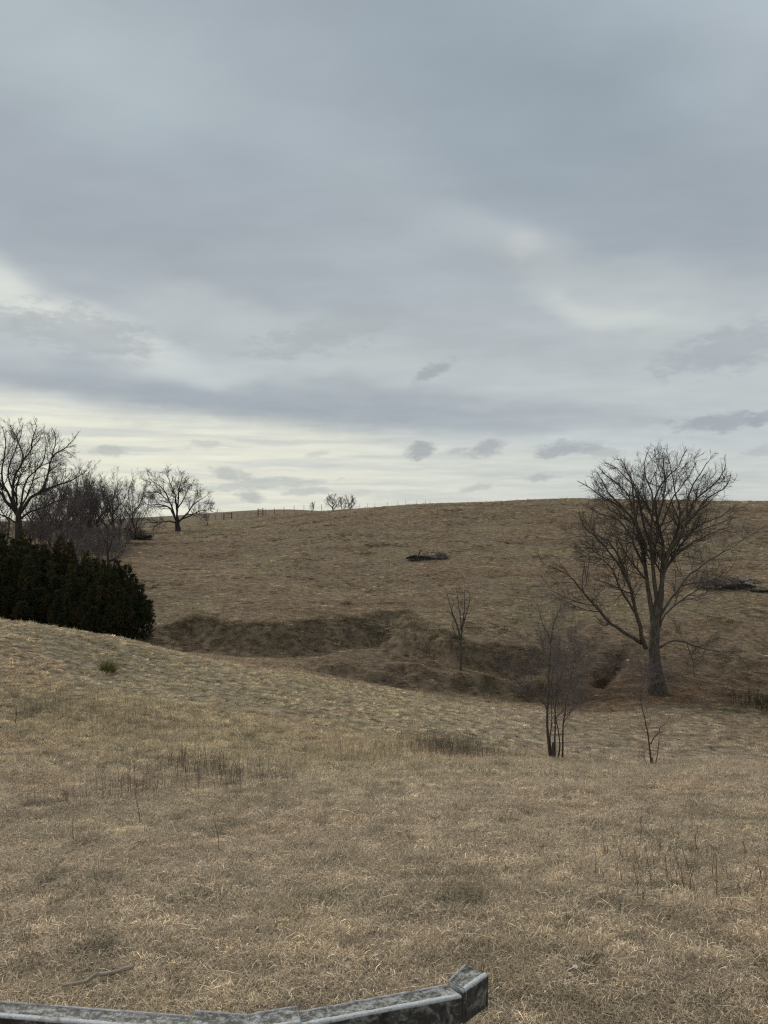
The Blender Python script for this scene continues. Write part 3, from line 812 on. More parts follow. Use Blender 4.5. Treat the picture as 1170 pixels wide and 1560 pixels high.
bare_tree("bare_tree", base, trunk, px_limbs(lspec, YL, rng, 1, 4), [
    dict(k=12, tmin=.2, ang=42, ratio=.36, n=6, wig=.13, up=.05, rmin=.020, rfac=.5, sides=4, lmax=4.5, lmin=.9, tap=.85),
    dict(k=10, tmin=.15, ang=42, ratio=.48, n=5, wig=.15, up=.04, rmin=.0125, sides=3, lmax=2.2, lmin=.4, lref=2.6),
    dict(k=7, tmin=.2, ang=40, ratio=.52, n=4, wig=.15, up=.03, rmin=.008, sides=3, lmax=1.2, lmin=.25, lref=1.3),
], rng, "tallest bare tree of the grove, rising dark behind the cedars", "tree", barkm=M_FARBARK, twigm=M_FARTWIG, env=(P(30, 735, YL), (8.0, 7.5, 90 / F * YL)))

# ------------------------------------------------------------------ lone spreading tree on the far slope
rng = np.random.RandomState(21)
YS = 122.0
sspec = [
 ([(270, 797), (258, 794), (249, 795), (236, 796), (223, 796)], 3, .8),
 ([(269, 794), (263, 782), (258, 773), (244, 769), (226, 769), (216, 764)], 3.2, .7),
 ([(266, 786), (259, 765), (249, 746), (233, 733), (226, 728)], 2.8, .7),
 ([(270, 790), (269, 772), (267, 756), (259, 735), (254, 723)], 3.4, .7),
 ([(270, 780), (272, 758), (273, 744), (278, 727)], 2.8, .7),
 ([(272, 795), (279, 788), (287, 780), (297, 767), (313, 756)], 3.2, .7),
 ([(276, 791), (290, 786), (303, 779), (318, 777), (324, 780)], 2.4, .7),
 ([(270, 775), (280, 760), (286, 746), (290, 738)], 2.2, .7),
 ([(259, 765), (244, 752), (236, 748), (228, 752)], 1.8, .7),
]
base = at(271, YS)
trunk = ([(base[0], YS, base[2] - .3), (base[0], YS, base[2] + .3), P(270, 799, YS), P(270, 788, YS)], [.52, .42, .36, .24])
bare_tree("bare_tree", base, trunk, px_limbs(sspec, YS, rng, 1, 4), [
    dict(k=12, tmin=.25, ang=46, ratio=.36, n=5, wig=.2, up=.05, rmin=.03, rfac=.5, sides=4, lmax=3.6, lmin=1.2),
    dict(k=8, tmin=.2, ang=46, ratio=.5, n=4, wig=.22, up=.04, rmin=.02, sides=3, lmax=1.9, lmin=.7),
    dict(k=4, tmin=.25, ang=45, ratio=.55, n=3, wig=.2, up=.02, rmin=.012, sides=3, lmax=1.0, lmin=.4),
], rng, "lone spreading bare tree with a low horizontal limb on the slope before the wire fence", "tree", barkm=M_FARBARK, twigm=M_FARTWIG)

# ------------------------------------------------------------------ saplings
rng = np.random.RandomState(31)
Y1 = 44.5
sp = [
 ([(702, 975), (697, 955), (691, 939), (685, 920), (681, 903)], 3, .7),
 ([(702, 960), (702, 945), (698, 919), (697, 900)], 2.4, .6),
 ([(702, 972), (705, 950), (708, 922), (708, 895)], 3, .6),
 ([(704, 958), (709, 940), (714, 922), (716, 902)], 2.2, .6),
 ([(702, 985), (694, 968), (688, 950)], 1.8, .5),
]
b = at(702, Y1)
trunk = ([(b[0], Y1, b[2] - .2), (b[0], Y1, b[2] + .2), P(702, 990, Y1), P(702, 970, Y1)], [.10, .085, .065, .05])
bare_tree("bare_sapling", b, trunk, px_limbs(sp, Y1, rng, 1, .6), [
    dict(k=6, tmin=.2, ang=32, ratio=.35, n=4, wig=.12, up=.06, rmin=.009, sides=3, lmax=.9, lmin=.3),
    dict(k=4, tmin=.2, ang=35, ratio=.5, n=3, wig=.12, up=.05, rmin=.006, sides=3, lmax=.5, lmin=.15),
], rng, "slender upright bare sapling standing alone at the foot of the far hill", "sapling", barkm=M_SAPBARK, twigm=M_FARTWIG, wig=.02)

rng = np.random.RandomState(41)
Y2 = 20.6
ms = [
 ([(839, 1156), (834, 1112), (835, 1058), (837, 1003), (839, 976), (832, 960), (826, 948), (817, 915)], 6, .6),
 ([(839, 980), (843, 951), (850, 935), (856, 921)], 2.6, .5),
 ([(845, 1156), (846, 1085), (849, 1030), (852, 984), (851, 962)], 4.2, .5),
 ([(850, 1155), (853, 1132), (848, 1100), (843, 1070), (842, 1030)], 3.6, .5),
 ([(857, 1154), (858, 1104), (864, 1066), (873, 1017), (878, 989)], 4, .5),
 ([(834, 1080), (826, 1068), (817, 1060), (801, 1050), (790, 1042)], 2.8, .4),
 ([(842, 1156), (838, 1125), (841, 1095), (840, 1040), (846, 1000)], 3.4, .5),
 ([(860, 1090), (868, 1085), (878, 1078), (884, 1060)], 1.8, .4),
 ([(837, 1010), (828, 990), (822, 965)], 1.8, .4),
]
b = at(845, Y2)
trunk = ([(b[0] - .03, Y2, b[2] - .25), (b[0] - .03, Y2, b[2] + .05), (b[0] - .04, Y2, b[2] + .25), (b[0] - .05, Y2, b[2] + .45)], [.10, .065, .04, .025])
bare_tree("bare_sapling", b, trunk, px_limbs([(p_, a_ * .78, b_ * .8) for p_, a_, b_ in ms], Y2, rng, 1, .8), [
    dict(k=15, tmin=.25, ang=36, ratio=.30, n=6, wig=.12, up=.05, rmin=.0035, rfac=.4, sides=3, lmax=1.1, lmin=.3),
    dict(k=8, tmin=.12, ang=38, ratio=.5, n=4, wig=.15, up=.04, rmin=.0024, sides=3, lmax=.6, lmin=.15),
    dict(k=4, tmin=.2, ang=38, ratio=.55, n=3, wig=.15, up=.03, rmin=.0016, sides=3, lmax=.35, lmin=.1),
], rng, "clump of slim upright stems with a haze of fine twigs, left of the large tree", "sapling", barkm=M_SAPBARK, twigm=M_FUZZ, wig=.02)

rng = np.random.RandomState(43)
Y3 = 20.4
cs = [
 ([(992, 1168), (990, 1140), (987, 1118), (983, 1099), (978, 1078), (975, 1060), (979, 1041), (980, 1030)], 4.2, .5),
 ([(991, 1134), (997, 1122), (1003, 1118), (1006, 1108), (1012, 1104), (1022, 1090)], 2.8, .4),
 ([(998, 1168), (1003, 1140), (1004, 1126), (1007, 1112)], 2.4, .4),
 ([(988, 1168), (983, 1158), (980, 1148)], 1.8, .4),
 ([(977, 1068), (970, 1060), (966, 1055)], 1.5, .4),
]
b = at(993, Y3)
trunk = ([(b[0], Y3, b[2] - .2), (b[0], Y3, b[2] + .05), (b[0] - .01, Y3, b[2] + .22)], [.075, .06, .035])
bare_tree("bare_sapling", b, trunk, px_limbs([(p_, a_ * .8, b_ * .8) for p_, a_, b_ in cs], Y3, rng, 1, .3), [
    dict(k=7, tmin=.3, ang=40, ratio=.3, n=5, wig=.15, up=.05, rmin=.003, rfac=.4, sides=3, lmax=.8, lmin=.2),
    dict(k=5, tmin=.15, ang=40, ratio=.5, n=4, wig=.15, up=.04, rmin=.002, sides=3, lmax=.45, lmin=.1),
    dict(k=3, tmin=.2, ang=40, ratio=.5, n=3, wig=.15, up=.03, rmin=.0015, sides=3, lmax=.25, lmin=.08),
], rng, "crooked forked sapling standing in front of the large tree's trunk", "sapling", barkm=M_SAPBARK, twigm=M_FUZZ, wig=.03)

# ------------------------------------------------------------------ the grove on the left: slim trees, two builds then copies
def wild_tree(name, seed, h, label, cat, group, r=.16, slim=.35, nl=9, barkm=M_FARBARK, twigm=M_FARTWIG, fork=.35, kk=(6, 6, 5), rm=(.017, .010, .0065)):
    rng = np.random.RandomState(seed)
    tp = np.array([(rng.randn() * .02 * h * k, rng.randn() * .02 * h * k, h * .62 * k / 4) for k in range(5)]); tp[0] = (0, 0, -.3)
    limbs = []
    for i in range(nl):
        t = fork + (1 - fork) * i / nl
        k = t * 4; j = min(int(k), 3); s = tp[j] + (tp[j + 1] - tp[j]) * (k - j)
        az = rng.rand() * 6.28; out = slim * h * (.55 + .5 * rng.rand()) * (1.1 - .6 * t)
        top = h * (.70 + .30 * t + .06 * rng.randn())
        e = np.array([s[0] + math.cos(az) * out, s[1] + math.sin(az) * out, max(top, s[2] + .15 * h)])
        m = s * .5 + e * .5 + np.array([math.cos(az) * out * .18, math.sin(az) * out * .18, 0])
        limbs.append((np.array([s, m, e]), r * (1 - t * .6) * .6, .02))
    return bare_tree(name, (0, 0, 0), (tp, [r * 1.25, r, r * .8, r * .6, r * .35]), limbs, [
        dict(k=kk[0], tmin=.2, ang=40, ratio=.36, n=5, wig=.16, up=.06, rmin=rm[0], rfac=.5, sides=3, lmax=3, lmin=.6),
        dict(k=kk[1], tmin=.2, ang=42, ratio=.48, n=4, wig=.2, up=.04, rmin=rm[1], sides=3, lmax=1.7, lmin=.3),
        dict(k=kk[2], tmin=.3, ang=42, ratio=.55, n=3, wig=.2, up=.03, rmin=rm[2], sides=3, lmax=.9, lmin=.2),
    ], rng, label, cat, group, barkm, twigm, limb_n=9, wig=.10)
G = "slim bare trees of the grove"
protoA = wild_tree("bare_tree", 101, 9.0, "", "tree", G)
protoB = wild_tree("bare_tree", 102, 8.5, "", "tree", G, slim=.45, nl=11, fork=.25)
protoC = wild_tree("bare_tree", 103, 8.0, "", "tree", G, r=.12, slim=.5, nl=10, fork=.08, kk=(7, 6, 4))
protoD = wild_tree("bare_tree", 104, 6.0, "", "tree", G, r=.20, slim=.42, nl=10, fork=.15, kk=(7, 5, 3), rm=(.034, .022, .017), twigm=M_FUZZ)
GL = "slim dark bare tree in the tangled grove behind the cedars"
first = {id(protoA): True, id(protoB): True, id(protoC): True, id(protoD): True}
def place(proto, loc, rz, s, label, group=None, cat=None):
    if first.pop(id(proto), None):
        proto.location = loc; proto.rotation_euler = (0, 0, rz); proto.scale = (s, s, s) if isinstance(s, (int, float)) else s
        proto['label'] = label
        if group: proto['group'] = group
        elif 'group' in proto: del proto['group']
        if cat: proto['category'] = cat
        return proto
    r = copy_thing(proto, loc, rz, s, label, group, cat)
    if not group and 'group' in r: del r['group']
    return r
protoE = wild_tree("bare_tree", 105, 7.0, "", "tree", G, r=.09, slim=.5, nl=13, fork=.10, kk=(8, 7, 5), rm=(.013, .008, .006), barkm=M_FARBARK, twigm=M_FUZZ)
first[id(protoE)] = True
rng = np.random.RandomState(77)
for (u, Y, vtop) in ((76, 86, 764), (98, 84, 758), (118, 88, 752), (142, 90, 750), (162, 90, 746), (182, 96, 762), (196, 100, 768), (46, 90, 764)):
    x, y, z = at(u, Y)
    place(protoE, (x, y, z), rng.rand() * 6, (EYE - (vtop - V0) / F * Y - z) / 7.0, "hazy grey-twigged bare tree in the thicket before the slim dark trees", "hazy bare trees in the thicket")
for (pr, u, Y, vtop) in ((protoA, 78, 98, 728), (protoB, 98, 92, 718), (protoA, 112, 96, 715), (protoB, 126, 100, 722), (protoA, 140, 97, 726),
                         (protoB, 152, 94, 722), (protoA, 62, 104, 735), (protoA, 46, 108, 740), (protoB, 88, 110, 735), (protoB, 134, 108, 730),
                         (protoA, -10, 100, 738), (protoB, -45, 95, 725), (protoA, 104, 112, 732), (protoA, 12, 106, 742)):
    x, y, z = at(u, Y)
    h = EYE - (vtop - V0) / F * Y - z
    place(pr, (x, y, z), rng.rand() * 6, h / 9.0, GL, G)
x, y, z = at(170, 93); place(protoB, (x, y, z), 1.2, (EYE - (722 - V0) / F * 93 - z) / 8.9, "round-topped bare tree ending the dense grove, right of its tangle", None)
x, y, z = at(206, 104); place(protoC, (x, y, z), 2.6, (EYE - (735 - V0) / F * 104 - z) / 8.0, "bare tree of several splayed stems between the grove and the lone spreading tree", None)
x, y, z = at(316, 128); place(protoC, (x, y, z), .4, (.38, .38, .34), "low bare bush at the foot of the lone spreading tree, on its fence side", None, "bush")
# far trees on the ridge
for (u, vt, Y, lab) in ((476, 765, 240, "faintest and lowest of the far bare trees on the ridge behind the fence"),
                        (507, 754, 235, "widest far bare tree, its crown just showing over the ridge"),
                        (521, 758, 255, "pale thin far tree between the two fuller ones on the ridge"),
                        (534, 756, 232, "round far bare tree at the right end of the trio on the ridge")):
    x, y, z = at(u, Y)
    h = EYE - (vt - V0) / F * Y - z
    wide = {507: 1.15, 534: 1.05}.get(u, .7)
    place(protoD, (x, y, z), u * .37, (h / 6 * wide, h / 6 * wide, h / 6), lab, None)

# ------------------------------------------------------------------ brushy thickets
def thicket(name, seed, h, w, nst, label, cat, group=None, mat=M_FUZZ, rmin=.008, kk=(8, 6)):
    rng = np.random.RandomState(seed)
    root = empty(name, (0, 0, 0), label, cat, group)
    a = rng.rand(nst) * 6.28; q = np.sqrt(rng.rand(nst))
    s = np.stack([np.cos(a) * q * w * .35, np.sin(a) * q * w * .35, np.full(nst, -.15)], 1)
    e = np.stack([np.cos(a) * q * w, np.sin(a) * q * w, h * (1.0 - .45 * q ** 2) * (.7 + .45 * rng.rand(nst))], 1)
    p = np.stack([s + (e - s) * t + np.array([0, 0, 1]) * h * .18 * math.sin(t * 3.14) for t in np.linspace(0, 1, 6)], 1)
    p[:, 1:] += rng.randn(nst, 5, 3) * .03 * h
    r = np.linspace(1, .35, 6)[None] * np.full((nst, 1), rmin * 2.2)
    for k in range(nst):
        T = Tubes(); T.add(p[k], r[k], 4); obj("stem", T.mesh("stem"), mat, root)
    C = Tubes()
    p1, r1 = sprout(rng, p, r, kk[0], .2, 38, .4, 5, .16, .05, rmin, lmin=.15 * h); C.add(p1, r1, 3)
    p2, r2 = sprout(rng, p1, r1, kk[1], .15, 40, .5, 4, .2, .03, rmin * .7, lmin=.06 * h); C.add(p2, r2, 3)
    p3, r3 = sprout(rng, p2, r2, 3, .2, 40, .55, 3, .2, .02, rmin * .5, lmin=.04 * h); C.add(p3, r3, 3)
    obj("crown", C.mesh("crown"), mat, root, kind='stuff')
    return root
thA = thicket("bare_shrub", 201, 3.0, 1.7, 12, "", "shrub", rmin=.012, mat=M_FUZZ, kk=(7, 6))
first[id(thA)] = True
GS = "bare grey shrubs tangled under the grove"
rng = np.random.RandomState(8)
for (u, Y, s) in ((96, 84, 1.2), (112, 80, 1.15), (128, 84, 1.2), (146, 86, 1.2), (160, 90, 1.15), (176, 92, 1.0), (190, 98, .9), (60, 86, 1.2), (76, 82, 1.1),
                  (138, 76, 1.0), (120, 74, 1.1), (152, 78, 1.1), (172, 82, .9), (104, 88, 1.3), (84, 90, 1.3), (40, 90, 1.2), (15, 88, 1.2), (-12, 86, 1.2), (182, 88, .8), (206, 104, .7), (216, 104, .5)):
    x, y, z = at(u, Y)
    place(thA, (x, y, z), rng.rand() * 6, s * (.9 + .2 * rng.rand()), "dense grey bare shrub in the tangle under the grove, behind the cedars", GS)
thB = thicket("bare_shrub", 202, 2.6, 1.6, 10, "", "shrub", rmin=.0045, mat=M_FUZZ, kk=(9, 7))
first[id(thB)] = True
for (u, Y, s, lab) in ((884, 42.5, 1.15, "hazy grey shrub filling the space right of the slim-stemmed clump"),
                       (862, 43.5, 1.2, "hazy grey shrub directly behind the slim-stemmed clump"),
                       (812, 43.0, .85, "grey shrub on the hill foot, left of the slim-stemmed clump"),
                       (770, 43.5, .6, "smallest low grey shrub on the dark hill foot, near the lone sapling"),
                       (968, 39.6, 1.05, "pale hazy shrub growing against the base of the large tree"),
                       (1030, 42.5, .35, "knee-high brown shrub behind the base of the large tree")):
    x, y, z = at(u, Y)
    place(thB, (x, y, z), u * .7, s, lab, None)
# small leaning tree in front of the grove
rng = np.random.RandomState(62)
b = at(165, 62)
lt = [([P(164, 848, 62), P(163, 835, 62), P(158, 820, 62), P(150, 805, 62)], .09, .02),
      ([P(164, 846, 62), P(168, 832, 62), P(172, 818, 62), P(178, 806, 62)], .08, .02),
      ([P(164, 840, 62), P(164, 822, 62), P(166, 806, 62)], .07, .02),
      ([P(164, 855, 62), P(172, 852, 62), P(180, 846, 62), P(186, 838, 62)], .06, .02),
      ([P(165, 858, 62), P(178, 850, 62.5), P(188, 842, 63), P(192, 826, 63)], .06, .02)]
bare_tree("bare_tree", b, ([np.array(b) - [0, 0, .3], P(165, 865, 62), P(164, 845, 62)], [.17, .14, .09]), [(np.array(p), a, c) for p, a, c in lt], [
    dict(k=8, tmin=.2, ang=42, ratio=.4, n=5, wig=.18, up=.02, rmin=.016, sides=3, lmax=1.4, lmin=.4),
    dict(k=7, tmin=.2, ang=42, ratio=.5, n=4, wig=.2, up=.02, rmin=.01, sides=3, lmax=.8, lmin=.2),
    dict(k=4, tmin=.2, ang=42, ratio=.5, n=3, wig=.2, up=.02, rmin=.007, sides=3, lmax=.5, lmin=.15),
], rng, "small bare tree with a fuzzy grey crown standing right behind the cedars", "tree", barkm=M_FARBARK, twigm=M_FUZZ)

# ------------------------------------------------------------------ cedars
def cedar(seed, h, w, label, group=None, mat=None):
    rng = np.random.RandomState(seed)
    root = empty("cedar_tree", (0, 0, 0), label, "cedar", group)
    T = Tubes(); T.add(np.array([[0, 0, -.2], [0, 0, h * .3], [.05, 0, h * .6], [.05, 0, h * .9]]), np.array([.14, .12, .07, .02]), 7)
    obj("trunk", T.mesh("trunk"), M_CEDARBARK, root)
    # leaders: several pointed sub-crowns make the ragged outline
    nl = 70
    la = rng.rand(nl) * 6.28; lq = np.sqrt(rng.rand(nl)) * .88; lq[0] = 0
    lh = h * (1.0 - .74 * lq ** 1.7) * (.74 + .30 * rng.rand(nl)); lh[0] = h * .97
    lw = w * (.15 + .13 * rng.rand(nl))
    n = 17000
    k = rng.randint(0, nl, n)
    t = 1 - (1 - rng.rand(n)) ** 1.0 * (.45 + .55 * (rng.rand(n) < .55))
    prof = np.minimum(1, .45 + 2.2 * t) * (1.02 - t) ** .7 + .02
    a = rng.rand(n) * 6.28
    rr = lw[k] * prof * (.35 + 1.15 * np.sqrt(rng.rand(n)))
    qq = lq[k] * (1 - .22 * (1 - t))
    c = np.stack([np.cos(la[k]) * qq * w + np.cos(a) * rr, np.sin(la[k]) * qq * w + np.sin(a) * rr, t * lh[k]], 1)
    d = np.stack([np.cos(a), np.sin(a), .9 + 1.1 * t + .4 * rng.randn(n)], 1) + rng.randn(n, 3) * .35
    d /= np.linalg.norm(d, axis=1, keepdims=True)
    q = rng.randn(n, 3); q -= (q * d).sum(1, keepdims=True) * d; q /= np.linalg.norm(q, axis=1, keepdims=True)
    b2 = np.cross(d, q)
    L = (.12 + .24 * rng.rand(n))[:, None]; W = L * .20
    V, Tr = [], []
    # each spray: three feathered blades
    off = 0
    for (sx, ang, ll) in ((0, 0, 1.0), (1, .5, .75), (-1, .5, .75), (0, .45, .8)):
        side = q * sx + (b2 if (sx == 0 and ang) else 0)
        dd = d * math.cos(ang) + side * math.sin(ang)
        e1 = np.cross(dd, b2 if sx else q); e1 /= np.linalg.norm(e1, axis=1, keepdims=True) + 1e-9
        o = c + d * L * (.15 if ang else 0)
        V += [o - e1 * W * .5 + dd * L * .2, o + e1 * W * .5 + dd * L * .2, o + dd * L * ll, o]
        i = off + np.arange(n)
        Tr += [np.stack([i, i + n, i + 2 * n], 1), np.stack([i + 3 * n, i + n, i], 1)]
        off += 4 * n
    me = mesh_arrays("crown", np.concatenate(V), None, np.concatenate(Tr), smooth=False)
    obj("crown", me, mat or M_CEDAR, root, kind='stuff')
    return root
ceds = [cedar(301, 5.0, 1.9, ""), cedar(302, 6.0, 2.0, "", None, M_CEDAR_OLIVE)]
for c_ in ceds: first[id(c_)] = True
for (k, u, Y, vtop, wf, lab) in (
    (0, 178, 49, 852, 1.22, "broad dark green cedar nearest the gully, with spiky shoots along its open side"),
    (1, 132, 52, 838, 1.3, "dark cedar standing in the middle of the row, second from the gully"),
    (1, 92, 54, 812, 1.2, "tall dark cedar with an olive top, behind the middle of the row"),
    (0, 52, 51, 838, 1.25, "low dark cedar beside the tall olive-topped one, behind the lawn crest"),
    (1, 36, 56, 806, 1.2, "rusty-topped dark cedar in front of the tallest bare tree"),
    (0, 4, 52, 812, 1.3, "dark cedar cut by the photo's left edge, front of the row"),
    (1, -40, 55, 802, 1.25, "dark cedar mostly outside the photo's left edge"),
    (0, 158, 53, 852, .8, "narrow dark cedar wedged behind the one nearest the gully"),
    (0, 112, 49, 868, .95, "lowest dark cedar at the front of the row, its foot behind the lawn crest"),
    ):
    x, y, z = at(u, Y)
    h = EYE - (vtop - V0) / F * Y - z
    h0 = (5.0, 6.0)[k]
    place(ceds[k], (x, y, z), u * .31, (h / h0 * wf, h / h0 * wf, h / h0), lab, None)

# ------------------------------------------------------------------ little green shrub on the lawn
def spiky(name, loc, n, h, spread, mat, label, cat, seed, width=.012, kindpart="leaf", group=None, each=False):
    rng = np.random.RandomState(seed)
    root = empty(name, loc, label, cat, group)
    T = Tubes()
    for k in range(n):
        a = rng.rand() * 6.28; q = rng.rand() ** .6 * spread; hh = h * (.6 + .5 * rng.rand()) * (1 - .4 * q / max(spread, 1e-3))
        s = np.array([math.cos(a) * q * .3, math.sin(a) * q * .3, -.03])
        e = np.array([math.cos(a) * q, math.sin(a) * q, hh])
        m = (s + e) / 2 + rng.randn(3) * .04 * h
        p = smooth_line([s, m, e], 5)
        T.add(p, np.array([1, .9, .75, .5, .15]) * width, 3)
    obj(kindpart, T.mesh(kindpart), mat, root, kind='stuff')
    return root
x, y, z = at(165, depth_at(165, 1024, 15, 31))
spiky("green_shrub", (x, y, z), 230, .50, .45, M_YUCCA, "small olive green shrub alone on the left lawn slope", "shrub", 3, .008)

# ------------------------------------------------------------------ dead weed clumps
def weed(loc, n, h, spread, mat, label, seed, name="weed_clump", width=.0045, cat="weeds"):
    rng = np.random.RandomState(seed)
    root = empty(name, loc, label, cat)
    s = np.stack([rng.randn(n) * spread[0], rng.randn(n) * spread[1], np.zeros(n)], 1)
    s[:, 2] = ground(s[:, 0] + loc[0], s[:, 1] + loc[1]) - loc[2] - .02
    hh = h * (.45 + .65 * rng.rand(n))
    e = s + np.stack([rng.randn(n) * .14 * hh, rng.randn(n) * .14 * hh, hh], 1)
    m = (s + e) / 2 + rng.randn(n, 3) * .03 * h
    p = np.stack([s, s * .4 + m * .6, m * .5 + e * .5, e], 1)
    r = np.array([1, .9, .7, .4])[None] * np.full((n, 1), width)
    T = Tubes(); T.add(p, r, 3)
    q, qr = sprout(rng, p, r, 4, .35, 32, .3, 3, .12, .05, width * .5); T.add(q, qr, 3)
    obj("stalks", T.mesh("stalks"), mat, root, kind='stuff')
    return root
def wc(u, v, n, h, sx, sy, mat, label, seed, width=.0022):
    n = int(n * 1.2); sx *= 1.35; sy *= 2.0
    X, Y = XY(u, depth_at(u, v, 6, 32)); return weed((X, Y, gz(X, Y)), n, h, (sx, sy), mat, label, seed, width=width)
wc(682, 1152, 420, .58, .42, .35, M_WEEDDARK, "dense dark brushy weed clump in the dip before the slim-stemmed trees", 1)
wc(640, 1153, 90, .42, .35, .3, M_WEED, "thinner brown weeds on the left flank of the dark brushy clump", 2)
wc(760, 1155, 150, .34, .6, .35, M_WEEDDARK, "low dark weeds between the brushy clump and the slim stems", 3)
wc(545, 1155, 130, .32, .7, .3, M_WEED, "reddish low weeds left of the dark brushy clump", 4)
wc(310, 1182, 110, .42, .32, .25, M_WEEDDARK, "dark upright weed clump where the lawn meets the near rise", 5)
wc(285, 1172, 50, .45, .2, .2, M_WEEDDARK, "sparser dark weeds touching the upright clump's left side", 15)
wc(215, 1205, 90, .36, .4, .3, M_WEED, "reddish weed stalks beside the tall curved stalk", 6)
wc(160, 1215, 90, .3, .5, .3, M_WEED, "faint low stand of weeds below the left lawn", 7)
wc(360, 1195, 70, .40, .25, .25, M_WEEDDARK, "spindly grey weeds just right of the dark upright clump", 8)
wc(75, 1085, 50, .6, .35, .4, M_WEEDDARK, "tall sparse weeds on the upper left lawn, below the green shrub", 9)
wc(155, 1100, 80, .45, .6, .6, M_WEED, "rusty weeds in the middle of the left lawn", 10)
wc(230, 1105, 90, .45, .7, .6, M_WEED, "rusty weeds scattered over the lawn, right of the other rusty patch", 11)
wc(1015, 1330, 45, .22, .2, .25, M_WEED, "thin standing stalks on the near turf below the crooked sapling", 12, .003)
wc(1090, 1325, 45, .18, .35, .3, M_WEED, "low reddish stalks on the near turf toward the right border", 13, .003)
M_MOSS_SHADE = plain("moss_shade_weed", (.075, .066, .040))  # dark mossy shading of the bank, put into the weed colour
for (u_, Y_, n_, h_, lab_) in ((1172, 38.5, 150, .6, "dark olive weeds standing for mossy shading, cut by the right border under the fallen logs"), (1150, 40.5, 80, .38, "low dark olive weeds standing for mossy shading beside the right border")):
    X_, _y = XY(u_, Y_); weed((X_, Y_, gz(X_, Y_)), n_, h_, (.75, 1.0), M_MOSS_SHADE, lab_, int(u_), width=.012)
wc(900, 1158, 70, .3, .4, .3, M_WEED, "short weeds between the slim-stemmed clump and the crooked sapling", 14)

# single stalks
def stalk(u, v, h, bend, label, seed, w=.0045, mat=M_WEEDDARK):
    rng = np.random.RandomState(seed)
    X, Y = XY(u, depth_at(u, v, 4, 30)); z = gz(X, Y)
    root = empty("weed_stalk", (X, Y, z), label, "weed")
    T = Tubes()
    p = smooth_line([(0, 0, -.03), (bend * .3, 0, h * .45), (bend * .7, 0, h * .8), (bend, 0, h)], 7)
    p[1:] += rng.randn(6, 3) * .006
    T.add(p, np.linspace(1, .4, 7) * w, 5)
    obj("stem", T.mesh("stem"), mat, root)
    q, r = sprout(rng, p[None], (np.linspace(1, .4, 7) * w)[None], 5, .5, 30, .14, 3, .1, .05, w * .4)
    C = Tubes(); C.add(q, r, 3); obj("twigs", C.mesh("twigs"), mat, root, kind='stuff')
stalk(976, 1282, .30, .01, "straight dark weed stalk standing by itself on the near turf, below the crooked sapling", 1)
stalk(1057, 1302, .24, .04, "leaning dark weed stalk right of the straight one on the near turf", 2)
stalk(206, 1212, .50, -.02, "tallest reddish stalk in the weeds under the left lawn", 3)
stalk(214, 1258, .42, -.08, "thin slanting stalk in front of the tallest reddish stalk", 4)
stalk(113, 1288, .22, -.02, "dark stalk above the dark grass tuft on the near left turf", 5)
stalk(335, 1300, .30, -.05, "slanted stalk on the near turf, under the dark weed clump", 6)
stalk(82, 1280, .2, .02, "short paired stalk left of the one above the dark tuft", 7)
stalk(24, 1106, .40, .02, "short black stub of a weed at the left border of the lawn", 8, .012)
stalk(835, 1288, .14, .01, "tiny brown stalk on the near turf under the slim-stemmed clump", 9)
stalk(700, 1046, .3, .0, "twig stub by the foot of the upright sapling", 10)

# ------------------------------------------------------------------ brush pile on the hillside, logs on the right
def pile(name, u, v, Y, n, w, d, h, mats, label, cat, seed, logs=()):
    rng = np.random.RandomState(seed)
    X, Yc = XY(u, Y); z = gz(X, Yc)
    root = empty(name, (X, Yc, z), label, cat)
    T = Tubes(); 
    s = np.stack([rng.uniform(-w, w, n), rng.uniform(-d, d, n), rng.rand(n) ** 1.6 * h], 1)
    a = rng.rand(n) * 6.28; L = .5 + .9 * rng.rand(n)
    dr = np.stack([np.cos(a), np.sin(a), .5 * rng.randn(n) + .15], 1)
    s[:, 2] += ground(s[:, 0] + X, s[:, 1] + Yc) - z
    s[:, 2] *= 1.0
    p = np.stack([s - dr * L[:, None] * .5, s, s + dr * L[:, None] * .5 + rng.randn(n, 3) * .06], 1)
    r = np.full((n, 3), 1.0) * (.008 + .014 * rng.rand(n))[:, None]
    T.add(p, r, 3)
    q, qr = sprout(rng, p, r, 3, .2, 40, .5, 3, .2, .05, .008); T.add(q, qr, 3)
    obj("twigs", T.mesh("twigs"), mats[0], root, kind='stuff')
    for (p0, p1, rad, mt) in logs:
        T = Tubes()
        l = np.array([np.array(p0) + (np.array(p1) - np.array(p0)) * t for t in np.linspace(0, 1, 7)]); l[1:-1] += rng.randn(5, 3) * .03
        T.add(l, np.linspace(1, .75, 7) * rad, 8)
        obj("log", T.mesh("log"), mt, root)
    return root
pile("brush_pile", 652, 856, 79.5, 170, 2.0, .6, .30, (M_FARTWIG,), "flat dark heap of dead brush halfway up the far hill", "brush pile", 5,
     logs=[((-1.9, 0, .25), (.5, .1, .22), .16, M_DARKLOG), ((.3, -.2, .2), (1.9, 0, .15), .12, M_LOG), ((-1.0, .2, .5), (-.7, -.1, 1.1), .05, M_DARKLOG), ((-2.3, -.1, .15), (-1.2, -.1, .42), .11, M_DARKLOG)])
Yp = 66.0
pile("brush_pile", 1098, 885, Yp, 260, 2.2, .7, .9, (M_FUZZ,), "grey tangle of fallen branches behind the big tree, with a dark log under it", "brush pile", 6,
     logs=[((-.8, -.6, .15), (2.2, -.5, .22), .19, M_DARKLOG), ((.05, -.7, .15), (-.45, -.6, 1.0), .05, M_LOG), ((-1.6, -.6, .1), (-.2, -.7, .12), .08, M_LOG)])
